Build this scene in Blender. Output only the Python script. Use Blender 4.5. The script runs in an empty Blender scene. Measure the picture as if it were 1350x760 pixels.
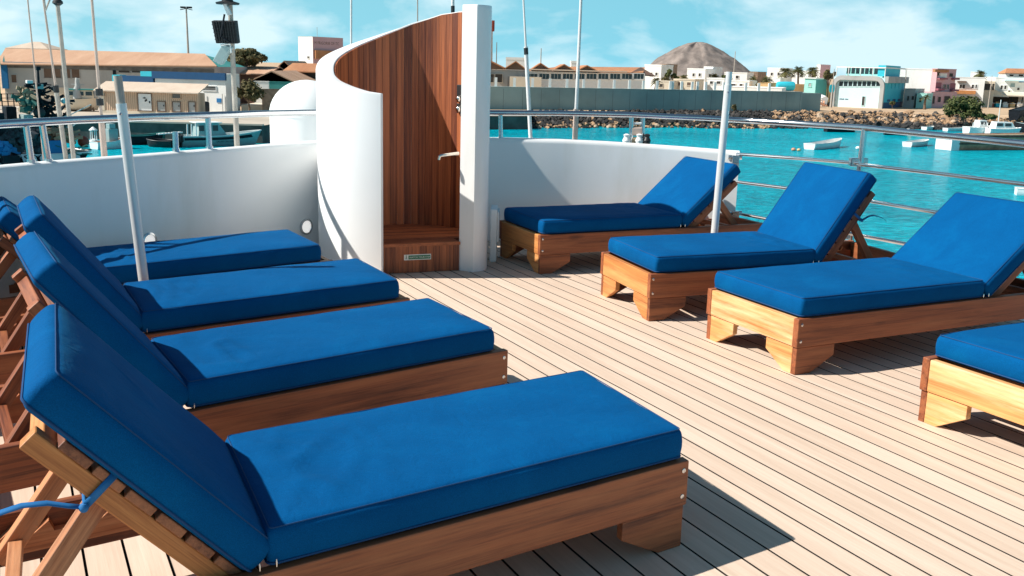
import bpy, bmesh, math, random
import numpy as np
from mathutils import Vector, Matrix, noise
random.seed(7)
D = bpy.data
sc = bpy.context.scene
COL = sc.collection
PI = math.pi
R = math.radians

# ------------------------------------------------------------------ camera
F, CX, CY = 1300.0, 675.0, 380.0
PITCH, ROLL, EYE = 0.219697709, 0.0257752651, 1.5
cam = D.cameras.new('camera')
cam.sensor_width = 36.0
cam.lens = F / 1350.0 * 36.0
cam.clip_start = 0.05
cam.clip_end = 20000
camo = D.objects.new('camera', cam)
COL.objects.link(camo)
camo.matrix_world = Matrix.Translation((0, 0, EYE)) @ Matrix.Rotation(PI / 2 - PITCH, 4, 'X') @ Matrix.Rotation(ROLL, 4, 'Z')
sc.camera = camo


def ray(u, v):
    u, v = u - CX, v - CY
    c, s = math.cos(ROLL), math.sin(ROLL)
    u, v = u * c + v * s, -u * s + v * c
    return Vector((u / F, math.cos(PITCH) - v / F * math.sin(PITCH), -math.sin(PITCH) - v / F * math.cos(PITCH)))


def at_z(u, v, z):
    d = ray(u, v)
    t = (z - EYE) / d.z
    return Vector((d.x * t, d.y * t, z))


def at_y(u, v, y):
    d = ray(u, v)
    t = y / d.y
    return Vector((d.x * t, y, EYE + d.z * t))


# ------------------------------------------------------------------ materials
MATS = {}


def new_mat(name):
    m = D.materials.new(name)
    m.use_nodes = True
    nt = m.node_tree
    b = nt.nodes['Principled BSDF']
    return m, nt, b


def N(nt, typ, **kw):
    n = nt.nodes.new(typ)
    for k, v in kw.items():
        if hasattr(n, k):
            setattr(n, k, v)
        else:
            n.inputs[k].default_value = v
    return n


def rgba(c):
    return (c[0], c[1], c[2], 1.0)


def ramp(nt, stops):
    n = nt.nodes.new('ShaderNodeValToRGB')
    e = n.color_ramp.elements
    while len(e) > 1:
        e.remove(e[-1])
    e[0].position = stops[0][0]
    e[0].color = rgba(stops[0][1])
    for p, c in stops[1:]:
        x = e.new(p)
        x.color = rgba(c)
    return n


def simple(name, col, rough=0.6, metal=0.0, var=0.12, scale=3.0, bump=0.0, bscale=30.0, spec=0.5, coords='Object', dirt=None, dscale=1.0):
    """plain paint / concrete / metal with mild tonal variation"""
    if name in MATS:
        return MATS[name]
    m, nt, b = new_mat(name)
    L = nt.links
    tc = N(nt, 'ShaderNodeTexCoord')
    n1 = N(nt, 'ShaderNodeTexNoise', Scale=scale, Detail=5.0, Roughness=0.6)
    L.new(tc.outputs[coords], n1.inputs['Vector'])
    lo = tuple(max(0, c * (1 - var)) for c in col)
    hi = tuple(c * (1 + var) for c in col)
    r = ramp(nt, [(0.3, lo), (0.7, hi)])
    L.new(n1.outputs['Fac'], r.inputs['Fac'])
    out = r.outputs['Color']
    if dirt:
        n3 = N(nt, 'ShaderNodeTexNoise', Scale=dscale, Detail=6.0, Roughness=0.65)
        mp = N(nt, 'ShaderNodeMapping')
        mp.inputs['Scale'].default_value = (1, 1, 0.25)
        L.new(tc.outputs[coords], mp.inputs['Vector'])
        L.new(mp.outputs['Vector'], n3.inputs['Vector'])
        rr = ramp(nt, [(0.52, (0, 0, 0)), (0.75, (1, 1, 1))])
        L.new(n3.outputs['Fac'], rr.inputs['Fac'])
        mx = N(nt, 'ShaderNodeMixRGB')
        L.new(rr.outputs['Color'], mx.inputs['Fac'])
        L.new(out, mx.inputs['Color1'])
        mx.inputs['Color2'].default_value = rgba(dirt)
        out = mx.outputs['Color']
    L.new(out, b.inputs['Base Color'])
    b.inputs['Roughness'].default_value = rough
    b.inputs['Metallic'].default_value = metal
    b.inputs['Specular IOR Level'].default_value = spec
    if bump > 0:
        n2 = N(nt, 'ShaderNodeTexNoise', Scale=bscale, Detail=4.0)
        L.new(tc.outputs[coords], n2.inputs['Vector'])
        bp = N(nt, 'ShaderNodeBump', Strength=bump, Distance=0.02)
        L.new(n2.outputs['Fac'], bp.inputs['Height'])
        L.new(bp.outputs['Normal'], b.inputs['Normal'])
    MATS[name] = m
    return m


def wood(name, dark, light, rough=0.55, stretch=14.0, tonevar=0.35, worn=None, knots=True, fine=60.0):
    """boards: grain runs along the 'grain' attribute's x, tone differs per board"""
    m, nt, b = new_mat(name)
    L = nt.links
    at = N(nt, 'ShaderNodeAttribute', attribute_name='grain')
    tn = N(nt, 'ShaderNodeAttribute', attribute_name='tone')
    mp = N(nt, 'ShaderNodeMapping')
    mp.inputs['Scale'].default_value = (.75, stretch * 1.4, stretch * 1.4)
    L.new(at.outputs['Vector'], mp.inputs['Vector'])
    n1 = N(nt, 'ShaderNodeTexNoise', Scale=1.6, Detail=8.0, Roughness=0.66, Distortion=0.22)
    L.new(mp.outputs['Vector'], n1.inputs['Vector'])
    mp2 = N(nt, 'ShaderNodeMapping')
    mp2.inputs['Scale'].default_value = (1.2, fine * 1.3, fine * 1.3)
    L.new(at.outputs['Vector'], mp2.inputs['Vector'])
    n2 = N(nt, 'ShaderNodeTexNoise', Scale=2.0, Detail=4.0, Roughness=0.7)
    L.new(mp2.outputs['Vector'], n2.inputs['Vector'])
    ad = N(nt, 'ShaderNodeMath', operation='MULTIPLY_ADD')
    L.new(n2.outputs['Fac'], ad.inputs[0])
    ad.inputs[1].default_value = 0.6
    L.new(n1.outputs['Fac'], ad.inputs[2])
    ad2 = N(nt, 'ShaderNodeMath', operation='MULTIPLY_ADD')
    L.new(tn.outputs['Fac'], ad2.inputs[0])
    ad2.inputs[1].default_value = tonevar
    ad3 = N(nt, 'ShaderNodeMath', operation='MULTIPLY_ADD')
    L.new(ad.outputs[0], ad3.inputs[0])
    ad3.inputs[1].default_value = 1.35
    ad3.inputs[2].default_value = -.58 - tonevar * .5
    L.new(ad3.outputs[0], ad2.inputs[2])
    mid = tuple((a + c) * 0.5 for a, c in zip(dark, light))
    r = ramp(nt, [(.22, dark), (.5, mid), (.80, light)])
    L.new(ad2.outputs[0], r.inputs['Fac'])
    out = r.outputs['Color']
    if knots:
        vo = N(nt, 'ShaderNodeTexVoronoi', Scale=1.0)
        mp3 = N(nt, 'ShaderNodeMapping')
        mp3.inputs['Scale'].default_value = (2.2, 7.0, 7.0)
        L.new(at.outputs['Vector'], mp3.inputs['Vector'])
        L.new(mp3.outputs['Vector'], vo.inputs['Vector'])
        rr = ramp(nt, [(0.07, (1, 1, 1)), (0.20, (0, 0, 0))])
        L.new(vo.outputs['Distance'], rr.inputs['Fac'])
        mx = N(nt, 'ShaderNodeMixRGB')
        ml = N(nt, 'ShaderNodeMath', operation='MULTIPLY')
        L.new(rr.outputs['Color'], ml.inputs[0])
        ml.inputs[1].default_value = 0.75
        L.new(ml.outputs[0], mx.inputs['Fac'])
        L.new(out, mx.inputs['Color1'])
        mx.inputs['Color2'].default_value = rgba(tuple(c * 0.45 for c in dark))
        out = mx.outputs['Color']
    if worn:
        n4 = N(nt, 'ShaderNodeTexNoise', Scale=.8, Detail=7.0, Roughness=0.7)
        mp4 = N(nt, 'ShaderNodeMapping')
        mp4.inputs['Scale'].default_value = (1.2, 14, 14)
        L.new(at.outputs['Vector'], mp4.inputs['Vector'])
        L.new(mp4.outputs['Vector'], n4.inputs['Vector'])
        rr = ramp(nt, [(0.45, (0, 0, 0)), (0.68, (1, 1, 1))])
        L.new(n4.outputs['Fac'], rr.inputs['Fac'])
        mx = N(nt, 'ShaderNodeMixRGB')
        L.new(rr.outputs['Color'], mx.inputs['Fac'])
        L.new(out, mx.inputs['Color1'])
        mx.inputs['Color2'].default_value = rgba(worn)
        out = mx.outputs['Color']
    L.new(out, b.inputs['Base Color'])
    b.inputs['Roughness'].default_value = rough
    bp = N(nt, 'ShaderNodeBump', Strength=0.25, Distance=0.004)
    L.new(ad.outputs[0], bp.inputs['Height'])
    L.new(bp.outputs['Normal'], b.inputs['Normal'])
    MATS[name] = m
    return m


M_rail = wood('shaded_stained_pine', (.085, .021, .009), (.37, .105, .036), worn=(.40, .135, .05))  # stained lounger wood, the red-brown of its shaded sides put into the colour
M_honey = wood('sunlit_honey_pine', (.30, .088, .021), (.66, .265, .075), worn=(.70, .34, .12), tonevar=.2)  # the same wood where sun strikes it, that light put into the colour
M_bleach = wood('bleached_pine', (.44, .15, .04), (.80, .41, .145), worn=(.88, .60, .33), tonevar=.2)
M_mid = wood('mid_toned_pine', (.17, .052, .022), (.56, .215, .085), worn=(.60, .30, .15))  # colour set between the sunlit and the shaded pine
M_dark = wood('dark_pine', (.13, .040, .02), (.40, .15, .065))
M_teak = wood('teak_lining', (.13, .030, .012), (.46, .135, .046), stretch=24, tonevar=.5, knots=False)
M_deck = wood('composite_deck', (.59, .445, .34), (.72, .565, .45), rough=.75, stretch=8, tonevar=.3, knots=False, fine=40)


def fabric():
    m, nt, b = new_mat('blue_canvas')
    L = nt.links
    tc = N(nt, 'ShaderNodeTexCoord')
    n1 = N(nt, 'ShaderNodeTexNoise', Scale=3.0, Detail=6.0, Roughness=0.6, Distortion=0.4)
    L.new(tc.outputs['Object'], n1.inputs['Vector'])
    r = ramp(nt, [(0.3, (.0, .068, .212)), (0.55, (.0, .081, .245)), (0.8, (.0, .108, .295))])
    L.new(n1.outputs['Fac'], r.inputs['Fac'])
    n5 = N(nt, 'ShaderNodeTexNoise', Scale=420.0, Detail=2.0)
    L.new(tc.outputs['Object'], n5.inputs['Vector'])
    r5 = ramp(nt, [(0.3, (.78, .78, .78)), (0.7, (1.15, 1.15, 1.15))])
    L.new(n5.outputs['Fac'], r5.inputs['Fac'])
    mx = N(nt, 'ShaderNodeMixRGB', blend_type='MULTIPLY')
    mx.inputs['Fac'].default_value = 1.0
    L.new(r.outputs['Color'], mx.inputs['Color1'])
    L.new(r5.outputs['Color'], mx.inputs['Color2'])
    L.new(mx.outputs['Color'], b.inputs['Base Color'])
    b.inputs['Roughness'].default_value = 0.85
    b.inputs['Specular IOR Level'].default_value = 0.06
    b.inputs['Sheen Weight'].default_value = 0.05
    b.inputs['Sheen Roughness'].default_value = 0.4
    b.inputs['Sheen Tint'].default_value = (.1, .7, 1, 1)
    n2 = N(nt, 'ShaderNodeTexNoise', Scale=14.0, Detail=5.0, Distortion=1.2)
    L.new(tc.outputs['Object'], n2.inputs['Vector'])
    n3 = N(nt, 'ShaderNodeTexNoise', Scale=350.0, Detail=2.0)
    L.new(tc.outputs['Object'], n3.inputs['Vector'])
    b1 = N(nt, 'ShaderNodeBump', Strength=0.28, Distance=0.012)
    L.new(n2.outputs['Fac'], b1.inputs['Height'])
    b2 = N(nt, 'ShaderNodeBump', Strength=0.12, Distance=0.002)
    L.new(n3.outputs['Fac'], b2.inputs['Height'])
    # sharp creases of slack cloth, gathered in patches
    mpc = N(nt, 'ShaderNodeMapping')
    mpc.inputs['Scale'].default_value = (1.0, 1.8, 1.0)
    mpc.inputs['Rotation'].default_value = (0, 0, .5)
    L.new(tc.outputs['Object'], mpc.inputs['Vector'])
    nc = N(nt, 'ShaderNodeTexNoise', Scale=3.4, Detail=3.0, Distortion=.9)
    nc.noise_type = 'RIDGED_MULTIFRACTAL'
    L.new(mpc.outputs['Vector'], nc.inputs['Vector'])
    rc_ = ramp(nt, [(.55, (0, 0, 0)), (1.0, (1, 1, 1))])
    L.new(nc.outputs['Fac'], rc_.inputs['Fac'])
    np_ = N(nt, 'ShaderNodeTexNoise', Scale=1.7, Detail=2.0)
    L.new(tc.outputs['Object'], np_.inputs['Vector'])
    rp_ = ramp(nt, [(.42, (0, 0, 0)), (.62, (1, 1, 1))])
    L.new(np_.outputs['Fac'], rp_.inputs['Fac'])
    mc = N(nt, 'ShaderNodeMath', operation='MULTIPLY')
    L.new(rc_.outputs['Color'], mc.inputs[0])
    L.new(rp_.outputs['Color'], mc.inputs[1])
    b3 = N(nt, 'ShaderNodeBump', Strength=0.55, Distance=0.014)
    L.new(mc.outputs[0], b3.inputs['Height'])
    L.new(b1.outputs['Normal'], b3.inputs['Normal'])
    L.new(b3.outputs['Normal'], b2.inputs['Normal'])
    L.new(b2.outputs['Normal'], b.inputs['Normal'])
    return m


M_blue = fabric()
M_ribbon = simple('blue_ribbon', (.004, .13, .36), rough=.7)
M_seam = simple('seam_thread', (.0, .05, .165), rough=.8)
M_white = simple('white_gelcoat', (.86, .86, .855), rough=.35, var=.025, scale=1.5, bump=.02, bscale=8, dirt=(.74, .73, .69), dscale=1.3)
M_whitep = simple('white_paint', (.78, .78, .77), rough=.5, var=.05)
M_steel = simple('stainless_steel', (.62, .63, .64), rough=.22, metal=1.0, var=.08)
M_alu = simple('pole_paint', (.74, .74, .73), rough=.35, metal=.25, var=.06)
M_poleg = simple('weathered_pole', (.42, .37, .32), rough=.6, var=.25, scale=8)
M_polew = simple('white_whip', (.72, .70, .68), rough=.5, var=.1)
M_pink = simple('pinkish_pole', (.56, .42, .35), rough=.6, var=.2)
M_black = simple('black_plastic', (.018, .018, .02), rough=.5, var=.2)
M_gap = simple('seam_black', (.012, .010, .009), rough=.9, var=.1)
M_hullw = simple('ship_hull_white', (.7, .7, .7), rough=.4, var=.03)
M_greensign = simple('sign_green', (.005, .16, .07), rough=.4, var=.1)
M_signw = simple('sign_white', (.78, .80, .76), rough=.4, var=.03)
M_chrome = simple('chrome', (.75, .70, .62), rough=.15, metal=1.0, var=.03)
# harbour and town
M_conc = simple('quay_concrete', (.50, .43, .35), rough=.9, var=.2, scale=.15, dirt=(.33, .28, .23), dscale=.3)
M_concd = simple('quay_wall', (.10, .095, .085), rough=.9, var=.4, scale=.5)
M_seawall = simple('sea_wall_concrete', (.30, .385, .375), rough=.9, var=.22, scale=.10, dirt=(.18, .25, .25), dscale=.22)
M_sand = simple('sandy_ground', (.52, .36, .225), rough=.95, var=.25, scale=.08, dirt=(.34, .23, .15), dscale=.15)
M_wall = simple('white_render', (.86, .845, .81), rough=.85, var=.06, scale=.3, dirt=(.70, .66, .60), dscale=.4)
M_cream = simple('cream_render', (.70, .60, .47), rough=.85, var=.08, scale=.3)
M_grey = simple('grey_render', (.42, .42, .41), rough=.85, var=.12, scale=.3, dirt=(.3, .29, .28), dscale=.3)
M_pinkr = simple('pink_render', (.62, .38, .40), rough=.85, var=.06, scale=.3)
M_pinkd = simple('mauve_trim', (.30, .10, .13), rough=.8)
M_cyan = simple('cyan_render', (.03, .50, .62), rough=.7, var=.06, scale=.3)
M_cyanl = simple('pale_cyan_render', (.62, .82, .84), rough=.7, var=.05, scale=.3)
M_turq = simple('turquoise_render', (.35, .68, .62), rough=.8, var=.06, scale=.3)
M_teal = simple('teal_render', (.05, .30, .28), rough=.8, var=.08, scale=.3)
M_yellow = simple('yellow_render', (.85, .60, .05), rough=.8)
M_ochre = simple('ochre_render', (.70, .46, .22), rough=.85, var=.1, scale=.3)
M_navy = simple('navy_paint', (.0, .062, .17), rough=.6, var=.1)
M_bluep = simple('blue_paint', (.01, .17, .42), rough=.6, var=.1)
M_glass = simple('dark_glass', (.03, .04, .045), rough=.12, var=.3, scale=.5)
M_shade = simple('shaded_opening', (.05, .045, .04), rough=.8, var=.3, scale=.5)
M_louv = simple('grey_louver', (.13, .13, .125), rough=.7, var=.35, scale=1.2)
M_brown = simple('brown_shutter', (.16, .10, .07), rough=.8, var=.3, scale=.8)
M_stonew = simple('brown_stone', (.30, .20, .14), rough=.95, var=.35, scale=1.5)
M_orange = simple('orange_awning', (.55, .22, .07), rough=.8, var=.15)
M_rust = simple('rusty_hull', (.62, .31, .19), rough=.8, var=.4, scale=.7, dirt=(.34, .20, .14), dscale=.6)
M_boatw = simple('boat_white', (.80, .80, .78), rough=.4, var=.04)
M_boatg = simple('boat_grey_green', (.30, .40, .40), rough=.45, var=.1)
M_boatd = simple('boat_dark', (.014, .018, .024), rough=.7, var=.4, spec=.15)
M_lamp = simple('lamp_glass', (.85, .85, .84), rough=.2, var=.01)
M_lamp.node_tree.nodes['Principled BSDF'].inputs['Emission Color'].default_value = (1, .97, .92, 1)
M_lamp.node_tree.nodes['Principled BSDF'].inputs['Emission Strength'].default_value = .45
M_red = simple('buoy_red', (.36, .055, .03), rough=.5, var=.15)
M_rope = simple('rope_tan', (.35, .27, .18), rough=.9, var=.2)
M_net = simple('fishing_net', (.045, .055, .065), rough=.95, var=.5, scale=6, bump=.6, bscale=25)
M_green = simple('net_green', (.03, .13, .11), rough=.9, var=.4, scale=5, bump=.5, bscale=20)
M_bark = simple('bark', (.16, .11, .075), rough=.95, var=.3, scale=4)
M_rocks = [simple('rock_%s' % n, c, rough=.95, var=.35, scale=.9, bump=.5, bscale=3) for n, c in
           (('black', (.028, .027, .027)), ('grey', (.085, .075, .068)), ('ochre', (.36, .225, .13)), ('pale', (.46, .34, .24)))]


def leaf_mat(name, a, b_):
    m, nt, b = new_mat(name)
    L = nt.links
    tn = N(nt, 'ShaderNodeAttribute', attribute_name='tone')
    r = ramp(nt, [(0, a), (1, b_)])
    L.new(tn.outputs['Fac'], r.inputs['Fac'])
    L.new(r.outputs['Color'], b.inputs['Base Color'])
    b.inputs['Roughness'].default_value = .7
    b.inputs['Specular IOR Level'].default_value = .2
    return m


M_leaf = leaf_mat('leaf_olive', (.022, .035, .012), (.14, .155, .05))
M_leafd = leaf_mat('leaf_dusty', (.04, .04, .018), (.21, .17, .07))
M_palm = leaf_mat('palm_leaf', (.03, .04, .015), (.17, .16, .055))


def tiles(name, a, b_, s=2.2):
    m, nt, b = new_mat(name)
    L = nt.links
    at = N(nt, 'ShaderNodeAttribute', attribute_name='grain')
    w = N(nt, 'ShaderNodeTexWave', wave_type='BANDS', bands_direction='X', Scale=s, Distortion=.3)
    L.new(at.outputs['Vector'], w.inputs['Vector'])
    n1 = N(nt, 'ShaderNodeTexNoise', Scale=.35, Detail=6.0, Roughness=.7)
    L.new(at.outputs['Vector'], n1.inputs['Vector'])
    r = ramp(nt, [(.3, a), (.7, b_)])
    L.new(n1.outputs['Fac'], r.inputs['Fac'])
    mx = N(nt, 'ShaderNodeMixRGB', blend_type='MULTIPLY')
    mx.inputs['Fac'].default_value = .35
    L.new(r.outputs['Color'], mx.inputs['Color1'])
    L.new(w.outputs['Color'], mx.inputs['Color2'])
    L.new(mx.outputs['Color'], b.inputs['Base Color'])
    b.inputs['Roughness'].default_value = .85
    bp = N(nt, 'ShaderNodeBump', Strength=.5, Distance=.08)
    L.new(w.outputs['Fac'], bp.inputs['Height'])
    L.new(bp.outputs['Normal'], b.inputs['Normal'])
    return m


M_roof = tiles('terracotta_sheet_roof', (.60, .33, .20), (.80, .50, .33))
M_roof2 = tiles('orange_tile_roof', (.50, .20, .09), (.68, .32, .15))
M_roofd = tiles('brown_roof', (.13, .07, .05), (.24, .13, .09))
M_roofl = tiles('pale_sheet_roof', (.72, .55, .42), (.86, .70, .56))
M_clad = tiles('beige_cladding', (.62, .43, .30), (.74, .54, .39), s=1.3)


# ------------------------------------------------------------------ mesh builder
class MB:
    def __init__(s, T=None):
        s.v, s.f, s.g, s.t, s.m = [], [], [], [], []
        s.T = T            # maps a local point to the world

    def add(s, verts, faces, gv=None, tone=None, mi=0):
        b = len(s.v)
        off = Vector((random.uniform(-50, 50), random.uniform(-50, 50), random.uniform(-50, 50)))
        tone = random.random() if tone is None else tone
        if gv is None:
            gv = [Vector(p) for p in verts]
        for p in verts:
            p = Vector(p)
            s.v.append(Vector(s.T(p)) if s.T else p)
        for f in faces:
            s.f.append([b + i for i in f])
            s.g.append([gv[i] + off for i in f])
            s.t.append(tone)
            s.m.append(mi)
        return s

    def box(s, x0, x1, y0, y1, z0, z1, axis=None, tone=None, mi=0):
        vs = [(x, y, z) for z in (z0, z1) for y in (y0, y1) for x in (x0, x1)]
        fs = [(0, 2, 3, 1), (4, 5, 7, 6), (0, 1, 5, 4), (2, 6, 7, 3), (0, 4, 6, 2), (1, 3, 7, 5)]
        d = (abs(x1 - x0), abs(y1 - y0), abs(z1 - z0))
        a = d.index(max(d)) if axis is None else axis
        gv = [Vector((p[a], p[(a + 1) % 3], p[(a + 2) % 3])) for p in vs]
        return s.add(vs, fs, gv, tone, mi)

    def prism(s, A, Bv, axis=0, tone=None, mi=0):
        """polygon A (3D) extruded by the vector Bv"""
        n = len(A)
        A = [Vector(p) for p in A]
        vs = A + [p + Vector(Bv) for p in A]
        fs = [tuple(range(n))[::-1], tuple(range(n, 2 * n))] + [(i, (i + 1) % n, n + (i + 1) % n, n + i) for i in range(n)]
        gv = [Vector((p[axis], p[(axis + 1) % 3], p[(axis + 2) % 3])) for p in vs]
        return s.add(vs, fs, gv, tone, mi)

    def bar(s, p0, p1, w, h, up=(0, 0, 1), tone=None, mi=0):
        p0, p1 = Vector(p0), Vector(p1)
        d = (p1 - p0).normalized()
        sd = d.cross(Vector(up))
        if sd.length < 1e-4:
            sd = d.cross(Vector((1, 0, 0)))
        sd.normalize()
        u = sd.cross(d)
        L = (p1 - p0).length
        vs, gv = [], []
        for p, l in ((p0, 0), (p1, L)):
            for a, c in ((-1, -1), (1, -1), (1, 1), (-1, 1)):
                vs.append(p + sd * a * w / 2 + u * c * h / 2)
                gv.append(Vector((l, a * w / 2, c * h / 2)))
        return s.add(vs, [(0, 1, 2, 3), (7, 6, 5, 4), (0, 4, 5, 1), (1, 5, 6, 2), (2, 6, 7, 3), (3, 7, 4, 0)], gv, tone, mi)

    def tube(s, pts, r, n=10, caps=True, tone=None, mi=0):
        pts = [Vector(p) for p in pts]
        rs = r if isinstance(r, (list, tuple)) else [r] * len(pts)
        vs, fs, gv = [], [], []
        ref = None
        L = 0
        for i, p in enumerate(pts):
            d = (pts[min(i + 1, len(pts) - 1)] - pts[max(i - 1, 0)]).normalized()
            if ref is None:
                ref = Vector((0, 0, 1)) if abs(d.z) < .9 else Vector((1, 0, 0))
            x = d.cross(ref).normalized()
            y = x.cross(d).normalized()
            ref = y
            if i:
                L += (p - pts[i - 1]).length
            for k in range(n):
                a = 2 * PI * k / n
                vs.append(p + (x * math.cos(a) + y * math.sin(a)) * rs[i])
                gv.append(Vector((L, math.cos(a) * rs[i], math.sin(a) * rs[i])))
        for i in range(len(pts) - 1):
            for k in range(n):
                fs.append((i * n + k, i * n + (k + 1) % n, (i + 1) * n + (k + 1) % n, (i + 1) * n + k))
        if caps:
            fs.append(tuple(range(n))[::-1])
            fs.append(tuple(range((len(pts) - 1) * n, len(pts) * n)))
        return s.add(vs, fs, gv, tone, mi)

    def lathe(s, c, prof, n=24, mi=0, tone=None):
        """profile [(r, z)] turned about a vertical axis through c"""
        vs, fs = [], []
        for r, z in prof:
            for k in range(n):
                a = 2 * PI * k / n
                vs.append((c[0] + r * math.cos(a), c[1] + r * math.sin(a), c[2] + z))
        for i in range(len(prof) - 1):
            for k in range(n):
                fs.append((i * n + k, i * n + (k + 1) % n, (i + 1) * n + (k + 1) % n, (i + 1) * n + k))
        fs.append(tuple(range(n))[::-1])
        fs.append(tuple(range((len(prof) - 1) * n, len(prof) * n)))
        return s.add(vs, fs, None, tone, mi)

    def grid(s, P, closed=False, tone=None, mi=0, gv=None):
        """P[i][j] points -> quads"""
        ni, nj = len(P), len(P[0])
        vs = [p for row in P for p in row]
        fs = []
        for i in range(ni - 1):
            for j in range(nj - 1 + (1 if closed else 0)):
                fs.append((i * nj + j, i * nj + (j + 1) % nj, (i + 1) * nj + (j + 1) % nj, (i + 1) * nj + j))
        return s.add(vs, fs, gv, tone, mi)

    def sphere(s, c, r, n=12, sq=(1, 1, 1), mi=0):
        P = []
        for i in range(n // 2 + 1):
            a = PI * (0.001 + .998 * i / (n // 2))
            P.append([(c[0] + r * sq[0] * math.sin(a) * math.cos(2 * PI * k / n), c[1] + r * sq[1] * math.sin(a) * math.sin(2 * PI * k / n), c[2] + r * sq[2] * math.cos(a)) for k in range(n)])
        return s.grid(P, closed=True, mi=mi)

    def build(s, name, mat, parent=None, smooth=False, bevel=0, base=None, recalc=True, angle=35):
        me = D.meshes.new(name)
        root = parent
        while root is not None and root.parent is not None:
            root = root.parent
        if root is not None:
            o0 = Vector(root.location)
        elif base is not None:
            o0 = Vector(base)
        else:
            a = np.array([tuple(p) for p in s.v])
            o0 = Vector(((a[:, 0].min() + a[:, 0].max()) / 2, (a[:, 1].min() + a[:, 1].max()) / 2, a[:, 2].min()))
        me.from_pydata([tuple(p - o0) for p in s.v], [], s.f)
        ga = me.attributes.new('grain', 'FLOAT_VECTOR', 'CORNER')
        flat = np.array([tuple(v) for f in s.g for v in f], dtype=np.float32).ravel()
        ga.data.foreach_set('vector', flat)
        ta = me.attributes.new('tone', 'FLOAT', 'FACE')
        ta.data.foreach_set('value', np.array(s.t, dtype=np.float32))
        mats = mat if isinstance(mat, (list, tuple)) else [mat]
        for m in mats:
            me.materials.append(m)
        if len(mats) > 1:
            me.polygons.foreach_set('material_index', np.array(s.m, dtype=np.int32))
        if recalc:
            bm = bmesh.new()
            bm.from_mesh(me)
            bmesh.ops.recalc_face_normals(bm, faces=bm.faces)
            bm.to_mesh(me)
            bm.free()
        if smooth:
            me.shade_smooth()
            me.set_sharp_from_angle(angle=R(angle))
        o = D.objects.new(name, me)
        COL.objects.link(o)
        if parent is not None:
            o.parent = parent
        else:
            o.location = o0
        if bevel:
            md = o.modifiers.new('edge', 'BEVEL')
            md.width = bevel
            md.segments = 2
            md.limit_method = 'ANGLE'
            md.angle_limit = R(40)
        return o


def tag(o, label=None, cat=None, group=None, kind=None):
    if label:
        o['label'] = label
    if cat:
        o['category'] = cat
    if group:
        o['group'] = group
    if kind:
        o['kind'] = kind
    return o


def thing(name, loc, label, cat, group=None):
    o = D.objects.new(name, None)
    o.empty_display_size = .2
    COL.objects.link(o)
    o.location = loc
    return tag(o, label, cat, group, 'thing')


def copy_tree(o, parent=None):
    c = o.copy()
    COL.objects.link(c)
    if parent is not None:
        c.parent = parent
    for ch in [x for x in D.objects if x.parent == o]:
        copy_tree(ch, c)
    return c


def text_mb(txt, size, origin, xdir, ydir, depth=.004):
    """real letters as a thin solid: origin + xdir * x + ydir * y"""
    cu = D.curves.new('lettering', 'FONT')
    cu.body = txt
    cu.size = size
    cu.resolution_u = 2
    ob = D.objects.new('lettering', cu)
    COL.objects.link(ob)
    dg = bpy.context.evaluated_depsgraph_get()
    me = D.meshes.new_from_object(ob.evaluated_get(dg))
    mb = MB()
    o, x, y = Vector(origin), Vector(xdir).normalized(), Vector(ydir).normalized()
    n = x.cross(y)
    wid = max((v.co.x for v in me.vertices), default=0)
    vs = [o + x * v.co.x + y * v.co.y + n * depth for v in me.vertices]
    mb.add(vs, [tuple(p.vertices) for p in me.polygons])
    D.objects.remove(ob)
    D.curves.remove(cu)
    D.meshes.remove(me)
    return mb, wid


# ------------------------------------------------------------------ the ship's sun deck
# plan line of the bulwark / rail round the bow, left to right
BOW = [(-4.3, .6), (-3.75, 2.9), (-2.83, 5.41), (-2.36, 6.38), (-1.96, 7.05), (-1.6, 7.65), (-1.0, 8.27), (-.23, 8.62), (.35, 8.73), (.8, 8.76), (1.37, 8.74), (1.96, 8.68)]
SIDE = [(1.96, 8.68), (2.34, 8.32), (2.62, 7.85), (2.82, 7.42), (3.05, 6.75), (3.42, 5.75), (3.85, 4.4), (4.4, 2.4), (4.8, .6)]


def smooth_line(pts, n=8):
    """Catmull-Rom through 2D points"""
    P = [Vector(p) for p in pts]
    P = [P[0] * 2 - P[1]] + P + [P[-1] * 2 - P[-2]]
    out = []
    for i in range(1, len(P) - 2):
        for k in range(n):
            t = k / n
            a, b, c, d = P[i - 1], P[i], P[i + 1], P[i + 2]
            out.append(.5 * ((2 * b) + (c - a) * t + (2 * a - 5 * b + 4 * c - d) * t * t + (3 * b - a - 3 * c + d) * t ** 3))
    out.append(P[-2])
    return out


def offset(line, d):
    out = []
    for i, p in enumerate(line):
        t = (line[min(i + 1, len(line) - 1)] - line[max(i - 1, 0)]).normalized()
        out.append(p + Vector((-t.y, t.x)) * d)
    return out


bow = smooth_line(BOW)
side = smooth_line(SIDE)
railplan = bow + side[1:]


def on_line(line, u, v):
    """where the vertical plane of pixel column u meets the plan line; its height there"""
    d = ray(u, v)
    best = None
    for a, b in zip(line[:-1], line[1:]):
        e = b - a
        den = d.x * e.y - d.y * e.x
        if abs(den) < 1e-9:
            continue
        t = (a.x * e.y - a.y * e.x) / den
        s = (a.x * d.y - a.y * d.x) / den
        if -1e-6 <= s <= 1 + 1e-6 and t > 0 and (best is None or t < best):
            best = t
    if best is None:
        return None
    return Vector((d.x * best, d.y * best, EYE + d.z * best))


# deck: one board after another along the ship, dark seams between
AZ = -.4768184
dk = Vector((math.sin(AZ), math.cos(AZ)))       # along the planks
dn = Vector((math.cos(AZ), -math.sin(AZ)))      # across
PW = .1165
outline = [(-4.4, -2.0)] + [tuple(p) for p in bow] + [tuple(p) for p in side[1:]] + [(5.2, -2.0)]


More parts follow.
